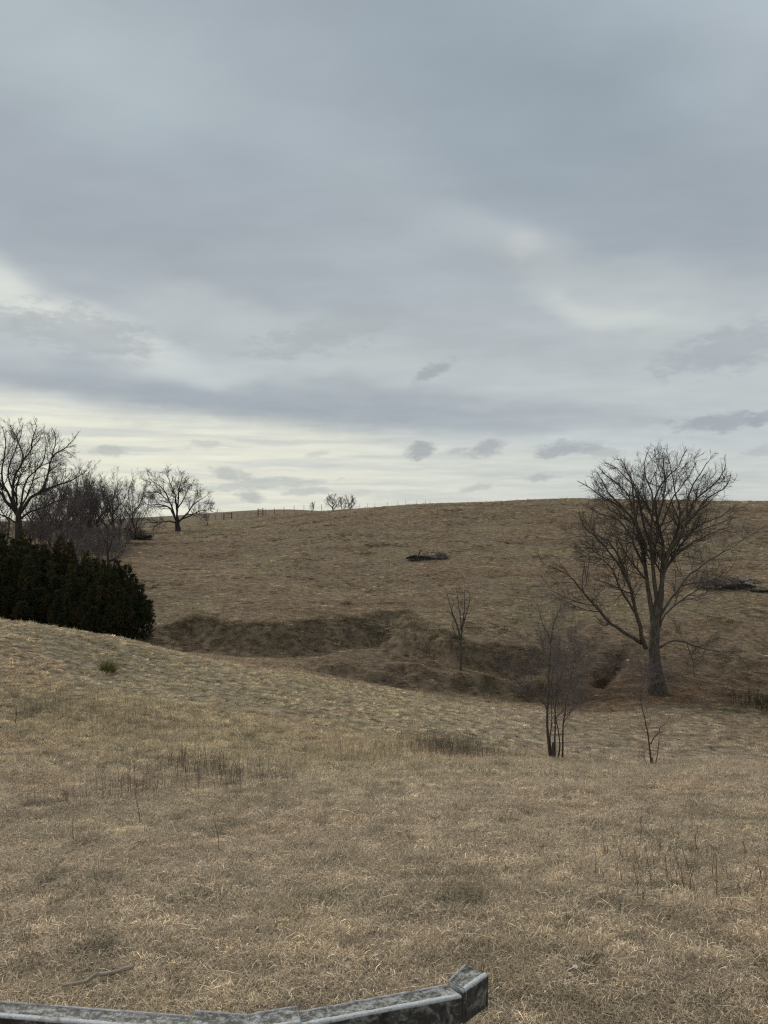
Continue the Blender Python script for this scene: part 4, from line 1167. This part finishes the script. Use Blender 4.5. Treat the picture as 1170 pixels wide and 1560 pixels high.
def logthing(u, v, Y, p0, p1, rad, mat, label, seed):
    rng = np.random.RandomState(seed)
    X, Yc = XY(u, Y); z = gz(X, Yc)
    T = Tubes()
    l = np.array([np.array(p0, float) + (np.array(p1, float) - np.array(p0, float)) * t for t in np.linspace(0, 1, 8)]); l[1:-1] += rng.randn(6, 3) * rad * .18
    T.add(l, np.linspace(1, .72, 8) * rad * (1 + .1 * rng.randn(8)), 9)
    root = empty("fallen_log", (X, Yc, z), label, "log")
    obj("trunk", T.mesh("trunk"), mat, root)
    B = Tubes(); q, qr = sprout(rng, l[None], np.full((1, 8), rad), 4, .3, 60, .22, 4, .2, .1, rad * .18, rfac=.28)
    B.add(q, qr, 5); obj("snag", B.mesh("snag"), mat, root)
logthing(1130, 885, 65.5, (-1.3, 0, .25), (1.3, .2, .34), .22, M_DARKLOG, "thick dark log end on the hillside, lowest of the pile by the grey tangle", 1)
logthing(1140, 876, 65.8, (-.7, .1, .72), (.75, .15, .80), .17, M_LOG, "short pale sawn log lying highest in the pile by the right border", 2)
logthing(1150, 884, 65.2, (-.9, -.2, .66), (1.2, -.5, .12), .09, M_LOG, "slim pale log slanting down in front of the dark one", 3)
logthing(1158, 889, 64.8, (-.9, -.2, .05), (1.0, -.2, .10), .13, M_DARKLOG, "dark short log lying on the grass under the slanting pale one", 4)
pile("brush_pile", 212, 806, 104, 260, 1.7, .8, .8, (M_FARTWIG,), "dark low brush heap under the splayed bare tree, next to the open slope", "brush pile", 7,
     logs=[((.6, -.3, .3), (1.8, -.2, .5), .22, M_DARKLOG)])

# ------------------------------------------------------------------ wire fence on the far rise
def box_mesh(name, lo, hi):
    (a, b, c), (d, e, f) = lo, hi
    V = [(a, b, c), (d, b, c), (d, e, c), (a, e, c), (a, b, f), (d, b, f), (d, e, f), (a, e, f)]
    Q = [(0, 3, 2, 1), (4, 5, 6, 7), (0, 1, 5, 4), (1, 2, 6, 5), (2, 3, 7, 6), (3, 0, 4, 7)]
    return mesh_arrays(name, V, Q, smooth=False)
post_me = None
def post_mesh(h, r):
    T = Tubes(); T.add(np.array([[0, 0, -.3], [.01, 0, h * .5], [0, .01, h * .97], [0, .01, h]]), np.array([r, r, r * .95, r * .7]), 7)
    return T.mesh("post")
def wire_fence(pts, label, h=1.25, r=.04, wires=4):
    base = at(*pts[0]); root = empty("wire_fence", base, label, "fence")
    me = post_mesh(h, r); me.materials.append(M_POST)
    tops = []
    for (u, Y) in pts:
        p = at(u, Y); o = obj("post", me, None, root); o.location = np.array(p) - np.array(base); tops.append(np.array(p) - np.array(base))
    for k in range(wires):
        T = Tubes(); l = np.array([t + [0, -r - .006, h * (.3 + .21 * k)] for t in tops])
        T.add(l, np.full(len(l), .006), 3); obj("wire", T.mesh("wire"), M_WIRE, root)
wire_fence([(404, 136), (418, 136), (432.5, 136.5), (448, 137), (463, 137), (478, 138), (490, 138)], "wire fence on the rise running from the tall gate toward the far trees")
wire_fence([(318, 142), (328, 142.5), (338, 142.5)], "short stretch of faint wire fence left of the low gate", .9)
wire_fence([(362, 140), (372, 139), (382, 138), (390, 137)], "faint wire fence between the two gates", .8, .03)
wire_fence([(u, 126) for u in (548, 560, 571, 590, 606, 618, 634, 648, 655)], "line of thin posts just showing along the hill's skyline", .8, .022, 1)
def gate(u0, u1, Y, h, label):
    a, b = np.array(at(u0, Y)), np.array(at(u1, Y))
    root = empty("fence_gate", a, label, "gate")
    me = post_mesh(h, .085); me.materials.append(M_POST)
    for p in (a, b):
        o = obj("post", me, None, root); o.location = p - a
    for k, hh in enumerate((.28, .62, .85)):
        T = Tubes(); T.add(np.array([[.08, -.13, h * hh], [(b - a)[0] / 2, -.13, h * hh + (b - a)[2] / 2], (b - a) + [-.08, -.13, h * hh]]), np.full(3, .05 if k != 1 else .035), 5)
        obj("rail", T.mesh("rail"), M_POST, root)
gate(341, 353, 140, 1.25, "low dark wooden gate standing in the gap nearer the lone spreading tree")
gate(393, 400.5, 136, 1.45, "taller dark wooden gate bracing the start of the long wire fence")

# ------------------------------------------------------------------ things lying on the near turf
def ground_stick(name, pts, rad, mat, label, cat, seed, sides=7):
    rng = np.random.RandomState(seed)
    l = []
    for (u, v) in pts:
        X, Y = XY(u, depth_at(u, v, 3.2, 12)); l.append((X, Y, gz(X, Y) + rad + .035))
    l = smooth_line(l, 9); l += rng.randn(9, 3) * .006
    base = l[0].copy(); base[2] -= rad
    root = empty(name, base, label, cat)
    T = Tubes(); T.add(l - base, np.linspace(.55, 1, 9) * rad, sides); obj("stem", T.mesh("stem"), mat, root)
    q, r = sprout(rng, (l - base)[None], (np.linspace(.55, 1, 9) * rad)[None], 3, .1, 35, .2, 4, .15, 0, rad * .25, rfac=.4)
    C = Tubes(); C.add(q, r, 4); obj("twig", C.mesh("twig"), mat, root)
ground_stick("fallen_branch", [(86, 1514), (120, 1508), (155, 1498), (182, 1490), (202, 1482)], .012, M_STICK, "long pale fallen branch on the turf just beyond the timber rail", "branch", 1)
ground_stick("dry_stalk", [(250, 1516), (264, 1518), (276, 1517)], .006, M_STRAW, "short pale straw stalk right of the fallen branch", "stalk", 2, 5)
ground_stick("dry_stalk", [(285, 1384), (305, 1380), (322, 1377)], .006, M_STRAW, "pale bent stalk on the turf, higher up the slope than the fallen branch", "stalk", 3, 5)
ground_stick("dry_stalk", [(800, 1356), (822, 1364), (846, 1377)], .006, M_STRAW, "pale straight stalk lying on the middle of the near turf", "stalk", 4, 5)
ground_stick("dry_stalk", [(970, 1390), (1000, 1385), (1024, 1389)], .006, M_STRAW, "pale curved stalk lying right of the straight one", "stalk", 5, 5)
ground_stick("dry_stalk", [(1108, 1394), (1120, 1399), (1142, 1401)], .006, M_STRAW, "pale stalk lying on the turf nearest the right border", "stalk", 6, 5)
ground_stick("dry_stalk", [(480, 1540), (488, 1524), (497, 1510)], .005, M_STRAW, "forked pale stalk just beyond the timber rail's bend", "stalk", 7, 5)
ground_stick("dry_stalk", [(965, 1470), (985, 1461), (1000, 1456)], .005, M_STRAW, "thin pale stalk low on the right of the near turf", "stalk", 8, 5)
def stone(u, v, s, label, seed, mat=M_STONE):
    rng = np.random.RandomState(seed)
    import bmesh
    bm = bmesh.new(); bmesh.ops.create_icosphere(bm, subdivisions=2, radius=s)
    for v_ in bm.verts:
        v_.co *= 1 + .18 * rng.randn() * .6; v_.co.z *= .6
    me = bpy.data.meshes.new("stone"); bm.to_mesh(me); bm.free()
    X, Y = XY(u, depth_at(u, v, 3.2, 34) if v > 1000 else 47.3); o = obj("stone", me, mat); o.location = (X, Y, gz(X, Y) + s * .3 + .03)
    tag(o, label, "stone")
stone(877, 1486, .016, "small white stone in the near turf, lower right of the picture", 1)
stone(368, 1354, .012, "tiny white stone on the near turf above the rail's bend", 2)
stone(182, 1143, .03, "pale stone on the left lawn among rusty weeds", 3)
stone(612, 1085, .04, "white stone far down the lawn near the gully", 4)
stone(957, 979, .10, "white stone by the ditch on the hill foot, left of the large tree", 5)

# ------------------------------------------------------------------ weathered timber rail in front of the viewer
def rail_material():
    m, nt, b = new_mat("weathered_timber")
    N, L = nt.nodes, nt.links
    tc = N.new('ShaderNodeTexCoord'); geo = N.new('ShaderNodeNewGeometry')
    def noise(scale, det, rough, vec=None, dist=0):
        n = N.new('ShaderNodeTexNoise'); n.inputs['Scale'].default_value = scale; n.inputs['Detail'].default_value = det
        n.inputs['Roughness'].default_value = rough; n.inputs['Distortion'].default_value = dist
        L.new(vec or tc.outputs['Object'], n.inputs['Vector']); return n.outputs['Fac']
    def ramp(src, *st):
        r = N.new('ShaderNodeValToRGB')
        r.color_ramp.elements[0].position, r.color_ramp.elements[0].color = st[0][0], (*st[0][1], 1)
        r.color_ramp.elements[1].position, r.color_ramp.elements[1].color = st[-1][0], (*st[-1][1], 1)
        for p, c in st[1:-1]:
            e = r.color_ramp.elements.new(p); e.color = (*c, 1)
        L.new(src, r.inputs[0]); return r.outputs[0]
    def mix(f, a, bb):
        x = N.new('ShaderNodeMix'); x.data_type = 'RGBA'
        for i, s in ((0, f), (6, a), (7, bb)):
            if isinstance(s, float): x.inputs[i].default_value = s
            else: L.new(s, x.inputs[i])
        return x.outputs[2]
    gr = N.new('ShaderNodeAttribute'); gr.attribute_name = 'grain'
    b1 = noise(70, 6, .62, dist=.9); b2 = noise(110, 4, .6, gr.outputs['Vector'], .4)
    bm_ = N.new('ShaderNodeMath'); bm_.operation = 'ADD'; L.new(b1, bm_.inputs[0]); L.new(b2, bm_.inputs[1])
    bh_ = N.new('ShaderNodeMath'); bh_.operation = 'MULTIPLY'; bh_.inputs[1].default_value = .5; L.new(bm_.outputs[0], bh_.inputs[0]); blot = bh_.outputs[0]
    fine = noise(160, 6, .7)
    top = ramp(blot, (.43, (.065, .062, .050)), (.48, (.15, .146, .125)), (.53, (.28, .282, .26)), (.59, (.42, .43, .41)))
    spk = ramp(fine, (.38, (.42, .36, .30)), (.55, (1, 1, 1)))
    mm = N.new('ShaderNodeMix'); mm.data_type = 'RGBA'; mm.blend_type = 'MULTIPLY'; mm.inputs[0].default_value = .8
    L.new(top, mm.inputs[6]); L.new(spk, mm.inputs[7])
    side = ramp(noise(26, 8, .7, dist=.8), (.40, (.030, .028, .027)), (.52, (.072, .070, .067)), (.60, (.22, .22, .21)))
    # pale mottled colour on faces turned up, dark colour on the other faces
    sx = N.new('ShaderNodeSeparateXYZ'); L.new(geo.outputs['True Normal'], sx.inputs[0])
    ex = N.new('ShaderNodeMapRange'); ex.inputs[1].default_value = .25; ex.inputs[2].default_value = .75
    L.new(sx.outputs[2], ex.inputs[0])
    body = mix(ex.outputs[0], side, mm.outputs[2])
    # pale arrises, broken up by noise
    at_ = N.new('ShaderNodeAttribute'); at_.attribute_name = 'arris'
    am = N.new('ShaderNodeMath'); am.operation = 'MULTIPLY'; L.new(at_.outputs['Fac'], am.inputs[0])
    wr = N.new('ShaderNodeMapRange'); wr.inputs[1].default_value = .28; wr.inputs[2].default_value = .48; L.new(noise(24, 5, .6), wr.inputs[0])
    L.new(wr.outputs[0], am.inputs[1])
    pale = ramp(fine, (.35, (.36, .36, .35)), (.6, (.58, .585, .585)))
    L.new(mix(am.outputs[0], body, pale), b.inputs['Base Color'])
    b.inputs['Roughness'].default_value = .62; b.inputs['Specular IOR Level'].default_value = .4
    bp = N.new('ShaderNodeBump'); bp.inputs['Strength'].default_value = .6; bp.inputs['Distance'].default_value = .004
    L.new(blot, bp.inputs['Height']); L.new(bp.outputs[0], b.inputs['Normal'])
    return m
M_RAIL = rail_material()
RH = 1.35
def R(u, v):
    Y = RH * F / (v - V0); return np.array([(u - U0) / F * Y, Y])
RZ = EYE - RH
def beam(name, back0, back1, front0, front1, zt, hgt, parent, origin, bev=.008):
    """a timber with the given top corners (plan), bevelled arrises; ends may be mitred"""
    def ring(bk, fr):
        w = fr - bk; w /= np.linalg.norm(w)
        L = []
        for (pt, z) in ((bk + w * .010, zt - .003), (fr - w * .016, zt - .003), (fr - w * .013, zt), (fr - w * .003, zt - .0005), (fr, zt - .005), (fr - w * .0005, zt - .009), (fr - w * .001, zt - hgt + bev), (fr - w * bev, zt - hgt),
                        (bk + w * bev, zt - hgt), (bk, zt - hgt + bev), (bk, zt - .008), (bk, zt - .004), (bk + w * .003, zt), (bk + w * .007, zt)):
            L.append((pt[0] - origin[0], pt[1] - origin[1], z - origin[2]))
        return L
    n = 22; V = []
    rg = np.random.RandomState(int(abs(back0[0]) * 1000) % 1000)
    d = (back1 - back0) / np.linalg.norm(back1 - back0)
    ts = np.linspace(0, 1, n); ts = np.concatenate([[0], [bev * .8 / np.linalg.norm(back1 - back0)], ts[1:-1], [1 - bev * .8 / np.linalg.norm(back1 - back0)], [1]])
    for j, t in enumerate(ts):
        rr = np.array(ring(back0 + (back1 - back0) * t, front0 + (front1 - front0) * t))
        if j in (0, len(ts) - 1):
            c = rr.mean(0); rr = c + (rr - c) * .93
        else:
            rr += rg.randn(*rr.shape) * .0007
        V.append(rr)
    V = np.concatenate(V); m = 14; N_ = len(ts)
    i = np.arange(N_ - 1)[:, None] * m + np.arange(m)[None]; j = np.arange(N_ - 1)[:, None] * m + (np.arange(m)[None] + 1) % m
    Q = np.stack([i, j, j + m, i + m], -1).reshape(-1, 4)
    T = []
    for k in range(1, m - 1):
        T.append((0, k, k + 1)); e = (N_ - 1) * m; T.append((e, e + k + 1, e + k))
    me = mesh_arrays(name, V, Q, T, smooth=False)
    arr = np.zeros((N_, m)); arr[:, [2, 3, 4]] = 1; arr[:, [11, 12, 13]] = .55; arr[[0, -1]] = .7; arr[:, 5:11] = 0
    ln_ = np.linalg.norm(back1 - back0)
    gv = np.stack([np.repeat(ts * ln_ * .22, m), np.tile(np.linspace(0, .3, m), N_), np.full(N_ * m, rg.rand() * 9)], 1)
    ga = me.attributes.new('grain', 'FLOAT_VECTOR', 'POINT'); ga.data.foreach_set('vector', gv.astype(np.float32).ravel())
    a = me.attributes.new('arris', 'FLOAT', 'POINT'); a.data.foreach_set('value', arr.ravel().astype(np.float32))
    import bmesh
    bm = bmesh.new(); bm.from_mesh(me); bmesh.ops.recalc_face_normals(bm, faces=bm.faces); bm.to_mesh(me); bm.free()
    return obj(name, me, M_RAIL, parent)
def build_rail():
    WD, HT = .066, .092
    c_bk = np.array([-.372, 2.062])                    # back corner of the bend
    a_bk = R(0, 1523); b_bk = R(682, 1498)
    d1 = c_bk - a_bk; d1 /= np.linalg.norm(d1); d3 = b_bk - c_bk; d3 /= np.linalg.norm(d3)
    n1 = np.array([d1[1], -d1[0]]); n3 = np.array([d3[1], -d3[0]])
    mit = (n1 + n3); mit = mit / (mit @ n1) * 1.0
    c_fr = c_bk + mit * WD
    far = c_bk - d1 * 2.6
    root = empty("timber_rail", (c_bk[0], c_bk[1], 0), "weathered grey timber hand rail bending across the bottom edge of the view", "railing")
    og = (c_bk[0], c_bk[1], 0)
    beam("rail", far, c_bk - d1 * .002, far + n1 * WD, c_fr - d1 * .002, RZ, HT, root, og)
    # right arm to the mitred end stub
    e_bk = R(682, 1498); e0 = R(708, 1473.5)
    ds = e0 - e_bk; ds /= np.linalg.norm(ds); ns = np.array([ds[1], -ds[0]])
    m2 = n3 + ns; m2 = m2 / (m2 @ n3)
    e_fr = e_bk + m2 * WD
    beam("rail", c_bk + d3 * .002, e_bk - d3 * .002, c_fr + d3 * .002, e_fr - d3 * .002, RZ, HT, root, og)
    beam("end_block", e_bk + ds * .002, e0, e_fr + ds * .002, e_bk + ns * .084 + (e0 - e_bk), RZ + .012, HT + .012, root, og)
    # raised splice sleeve over the bend, in two mitred halves
    ext = .006
    s0 = c_bk - d1 * .150 - n1 * ext; s1 = c_bk + d3 * .135 - n3 * ext
    cb = c_bk - mit * ext; cf = c_fr + mit * ext
    beam("splice", s0, cb, s0 + n1 * (WD + 2 * ext), cf, RZ + .013, .050, root, og, .006)
    beam("splice", cb + d3 * .0002, s1, cf + d3 * .0002, s1 + n3 * (WD + 2 * ext), RZ + .013, .050, root, og, .006)
    # posts down to the turf
    for p in (c_bk + mit * .044, c_bk - d1 * 1.3 + n1 * .044, c_bk - d1 * 2.5 + n1 * .044, e_bk - d3 * .05 + n3 * .044):
        g = gz(p[0], p[1])
        me = box_mesh("post", (p[0] - og[0] - .036, p[1] - og[1] - .036, g - .3), (p[0] - og[0] + .036, p[1] - og[1] + .036, RZ - HT + .004))
        obj("post", me, M_RAIL, root)
build_rail()

# ------------------------------------------------------------------ grass: tufts spread by geometry nodes
def tuft(seed, n, spread, lmin, lmax, flat, width, curl):
    rng = np.random.RandomState(seed)
    a = rng.rand(n) * 6.28; q = np.sqrt(rng.rand(n)) * spread
    p = np.stack([np.cos(a) * q, np.sin(a) * q, np.zeros(n) - .004], 1)
    hd = rng.rand(n) * 6.28
    tilt = np.clip(flat + .35 * rng.randn(n), .05, 1.5)          # angle from upright
    L = lmin + (lmax - lmin) * rng.rand(n) ** 1.6
    V = []; K = 4
    ang = tilt.copy()
    for k in range(K):
        w = width * (.7 + .6 * rng.rand(n)) * (1, .95, .7, .12)[k]
        side = np.stack([-np.sin(hd), np.cos(hd), .25 * rng.randn(n)], 1) * w[:, None] * .5
        V += [p - side, p + side]
        st = L / (K - 1)
        p = p + np.stack([np.cos(hd) * np.sin(ang), np.sin(hd) * np.sin(ang), np.cos(ang)], 1) * st[:, None]
        p[:, 2] = np.maximum(p[:, 2], .004 + .012 * rng.rand(n))
        ang = ang + curl * (.3 + rng.rand(n)); hd = hd + .28 * curl * rng.randn(n) * 2
    V = np.concatenate(V); i = np.arange(n)
    Q = [np.stack([2 * k * n + i, (2 * k + 1) * n + i, (2 * k + 3) * n + i, (2 * k + 2) * n + i], 1) for k in range(K - 1)]
    me = mesh_arrays("tuft", V, np.concatenate(Q))
    br = np.exp(rng.randn(n) * .47); warm = rng.rand(n)
    col = np.stack([br, br * (.95 + .05 * warm), br * (.84 + .2 * warm)], 1)
    col = np.clip(col, .2, 2.1)
    a = me.color_attributes.new('blade', 'FLOAT_COLOR', 'POINT')
    a.data.foreach_set('color', np.tile(np.concatenate([col, np.ones((n, 1))], 1), (2 * K, 1)).astype(np.float32).ravel())
    me.materials.append(M_BLADE)
    return me
def build_grass():
    coll = bpy.data.collections.new("tuft_library")
    specs = [  # matted near turf x4, upright wisps x2, long loose straws, distant tufts x3
        (1, 130, .125, .015, .072, 1.32, .0030, .16), (2, 130, .125, .015, .08, 1.40, .0027, .14), (3, 120, .125, .012, .055, 1.22, .0031, .28), (4, 120, .125, .015, .09, 1.44, .0026, .10),
        (5, 40, .10, .06, .17, .40, .0026, .28), (6, 34, .12, .06, .19, .5, .0025, .35),
        (7, 5, .18, .08, .22, 1.4, .0034, .12),
        (8, 90, .22, .04, .14, 1.05, .008, .4), (9, 90, .24, .04, .15, 1.15, .009, .35), (10, 70, .20, .09, .26, .5, .008, .35)]
    for k, s in enumerate(specs):
        o = bpy.data.objects.new("tuft_%02d" % k, tuft(*s)); coll.objects.link(o)
    rng = np.random.RandomState(99)
    PX, PY, SC, ID, DK = [], [], [], [], []
    bands = [(2.4, 5, 470, 'n'), (5, 8, 340, 'n'), (8, 13, 170, 'n'), (13, 22, 62, 'm'), (22, 46, 30, 'f'), (46, 80, 14, 'h'), (80, 135, 7, 'h')]
    for (y0, y1, dens, kind) in bands:
        w = 1.26; side = 6.0
        n = int((y1 ** 2 - y0 ** 2) / 2 * w * dens + (y1 - y0) * side * dens)
        Y = np.sqrt(y0 ** 2 + rng.rand(n) * (y1 ** 2 - y0 ** 2)); X = (rng.rand(n) - .5) * (w * Y + side)
        patch = fbm(X * .7 + 30, Y * .7, 3)
        tall = rng.rand(n) < np.clip(.09 + .5 * sstep(.1, .5, patch), 0, .5)
        if kind == 'n':
            idx = rng.randint(0, 4, n); idx = np.where(tall & (rng.rand(n) < .07), rng.randint(4, 6, n), idx); idx = np.where(rng.rand(n) < .045, 6, idx)
            s = (.55 + .5 * rng.rand(n)) * (1 + .03 * Y)
        elif kind == 'm':
            idx = rng.randint(0, 4, n); idx = np.where(tall & (rng.rand(n) < .3), rng.randint(4, 6, n), idx); idx = np.where(rng.rand(n) < .25, rng.randint(7, 10, n), idx)
            s = np.where(idx >= 7, .55, 1.45) * (.75 + .5 * rng.rand(n))
        elif kind == 'f':
            idx = np.where(tall & (rng.rand(n) < .35), 9, rng.randint(7, 9, n)); s = .6 * (.7 + .6 * rng.rand(n))
        else:
            idx = np.where(tall & (rng.rand(n) < .35), 9, rng.randint(7, 9, n)); s = 1.0 * (.6 + .8 * rng.rand(n)) * np.where(Y > 80, 1.25, 1)
        keep = rng.rand(n) < (1.0 if kind != 'h' else np.clip(.55 + 1.3 * fbm(X * .25, Y * .4 + 9, 4), .12, 1))
        X, Y, s, idx = X[keep], Y[keep], s[keep], idx[keep]; n = len(X)
        PX.append(X); PY.append(Y); SC.append(s); ID.append(idx); DK.append(np.exp(rng.randn(n) * (.36 if kind == 'h' else .34 if kind == 'f' else .28)))
    for q in range(420):
        cy = math.sqrt(3.0 ** 2 + rng.rand() * (15 ** 2 - 9)); cx = (rng.rand() - .5) * 1.22 * cy; n = rng.randint(5, 16)
        PX.append(cx + rng.randn(n) * .13); PY.append(cy + rng.randn(n) * .10); SC.append(.30 + .45 * rng.rand(n)); ID.append(rng.randint(4, 6, n))
        DK.append(np.full(n, math.exp(rng.randn() * .38)))
    # dark mossy tufts that stand proud of the mat
    OV = {}
    scf = [(u, SCUFF_Y[(u, v)], rx, ry) for (u, v, rx, ry, k) in SCUFFS]
    for q in range(420):
        cy = math.sqrt(3.2 ** 2 + rng.rand() * (30 ** 2 - 10)); scf.append((U0 + (rng.rand() - .5) * 1.2 * F, cy, rng.uniform(5, 22), rng.uniform(.03, .2)))
    for (u, cy, rx, ry) in scf:
        n = rng.randint(5, 18); cx = XY(u, cy)[0]
        x_ = cx + rng.randn(n) * rx * cy / F * .6; y_ = cy + rng.randn(n) * ry * .5
        OV[len(PX)] = np.array([.105, .095, .052]) * math.exp(rng.randn() * .3)
        PX.append(x_); PY.append(y_); SC.append(np.where(rng.rand(n) < .4, .35, .6) * (.4 + .5 * rng.rand(n)) * (1 + .02 * cy)); ID.append(np.where(rng.rand(n) < .5, rng.randint(4, 6, n), rng.randint(0, 4, n))); DK.append(np.ones(n))
    # sod hanging over the lip of the cut bank, and rough patches on the hill
    cx_ = rng.uniform(-19, 13, 9000); cy_ = rng.uniform(45, 61, 9000)
    sd_, f_ = scarp(cx_, cy_, BANK, 1, 1, 0.75)
    ok = (np.abs(sd_ - .1) < .38) & (f_ > .3)
    x_, y_ = cx_[ok], cy_[ok]; n = len(x_)
    dk_ = rng.rand(n) < .26 + .5 * fbm(x_ * .35, y_ * .35 + 3, 2)
    for sel, base_ in ((dk_, [.115, .102, .056]), (~dk_, [.27, .21, .138])):
        OV[len(PX)] = np.array(base_); m_ = int(sel.sum())
        PX.append(x_[sel]); PY.append(y_[sel] - np.where(dk_[sel], .15, -.1)); SC.append(.8 + 1.0 * rng.rand(m_)); ID.append(rng.randint(7, 10, m_)); DK.append(np.ones(m_))
    ok = (sd_ < -.4) & (sd_ > -4) & (f_ > .3) & (rng.rand(9000) < .55)
    OV[len(PX)] = np.array([.185, .145, .096]); m_ = int(ok.sum())
    PX.append(cx_[ok]); PY.append(cy_[ok]); SC.append(.5 + .9 * rng.rand(m_)); ID.append(rng.randint(7, 10, m_)); DK.append(np.ones(m_))
    for q in range(260):
        cy = math.sqrt(48 ** 2 + rng.rand() * (118 ** 2 - 48 ** 2)); cx = (rng.rand() - .5) * 1.1 * cy; n = rng.randint(4, 22)
        OV[len(PX)] = np.array([.125, .094, .060] if rng.rand() < .65 else [.33, .26, .165]) * math.exp(rng.randn() * .2)
        w_ = rng.uniform(.4, 1.8)
        PX.append(cx + rng.randn(n) * w_); PY.append(cy + rng.randn(n) * w_ * .45); SC.append(.7 + .8 * rng.rand(n)); ID.append(rng.randint(7, 10, n)); DK.append(np.ones(n))
    # taller stand where the near rise rolls over
    n = 2600
    Y = 14.5 + 5.5 * rng.rand(n); X = (rng.rand(n) - .5) * 1.2 * Y
    PX.append(X); PY.append(Y); SC.append(1.1 * (.7 + .6 * rng.rand(n))); ID.append(rng.randint(4, 6, n)); DK.append(1.1 * np.exp(rng.randn(n) * .15))
    X = np.concatenate(PX); Y = np.concatenate(PY); S = np.concatenate(SC); I = np.concatenate(ID).astype(np.int32); D = np.concatenate(DK)
    Z = ground(X, Y)
    C = turf_colour(X, Y) * D[:, None] * 1.62
    ends = np.cumsum([len(q) for q in PX])
    for k_, c_ in OV.items():
        C[ends[k_] - len(PX[k_]):ends[k_]] = c_ * (.7 + .6 * rng.rand(len(PX[k_]), 1))
    C = np.where((I == 6)[:, None], C * 1.35, C)
    # tilt to the slope
    e = .3
    gx = (ground(X + e, Y, False) - ground(X - e, Y, False)) / (2 * e); gy = (ground(X, Y + e, False) - ground(X, Y - e, False)) / (2 * e)
    rot = np.stack([np.arctan(gy), -np.arctan(gx), rng.rand(len(X)) * 6.28], 1)
    me = bpy.data.meshes.new("grass"); me.vertices.add(len(X))
    me.vertices.foreach_set('co', np.stack([X, Y, Z], 1).astype(np.float32).ravel())
    for nm, ty, arr, key in (('tilt', 'FLOAT_VECTOR', rot, 'vector'), ('size', 'FLOAT', S, 'value'), ('which', 'INT', I, 'value'), ('tint', 'FLOAT_COLOR', np.concatenate([C, np.ones((len(C), 1))], 1), 'color')):
        a = me.attributes.new(nm, ty, 'POINT'); a.data.foreach_set(key, np.ascontiguousarray(arr, dtype=np.int32 if ty == 'INT' else np.float32).ravel())
    o = obj("grass", me, M_BLADE, kind='stuff')
    o['label'] = "short matted dry grass over the lawn and hillside"
    ng = bpy.data.node_groups.new("spread_grass", 'GeometryNodeTree')
    ng.interface.new_socket("Geometry", in_out='INPUT', socket_type='NodeSocketGeometry')
    ng.interface.new_socket("Geometry", in_out='OUTPUT', socket_type='NodeSocketGeometry')
    N, L = ng.nodes, ng.links
    gi = N.new('NodeGroupInput'); go = N.new('NodeGroupOutput')
    iop = N.new('GeometryNodeInstanceOnPoints')
    ci = N.new('GeometryNodeCollectionInfo'); ci.inputs['Collection'].default_value = coll
    ci.inputs['Separate Children'].default_value = True; ci.inputs['Reset Children'].default_value = True
    def na(nm, ty):
        n = N.new('GeometryNodeInputNamedAttribute'); n.data_type = ty; n.inputs['Name'].default_value = nm; return n.outputs[0]
    L.new(gi.outputs[0], iop.inputs['Points']); L.new(ci.outputs[0], iop.inputs['Instance'])
    iop.inputs['Pick Instance'].default_value = True
    L.new(na('which', 'INT'), iop.inputs['Instance Index'])
    e2r = N.new('FunctionNodeEulerToRotation'); L.new(na('tilt', 'FLOAT_VECTOR'), e2r.inputs[0])
    L.new(e2r.outputs[0], iop.inputs['Rotation'])
    L.new(na('size', 'FLOAT'), iop.inputs['Scale'])
    L.new(iop.outputs[0], go.inputs[0])
    md = o.modifiers.new("spread", 'NODES'); md.node_group = ng
build_grass()
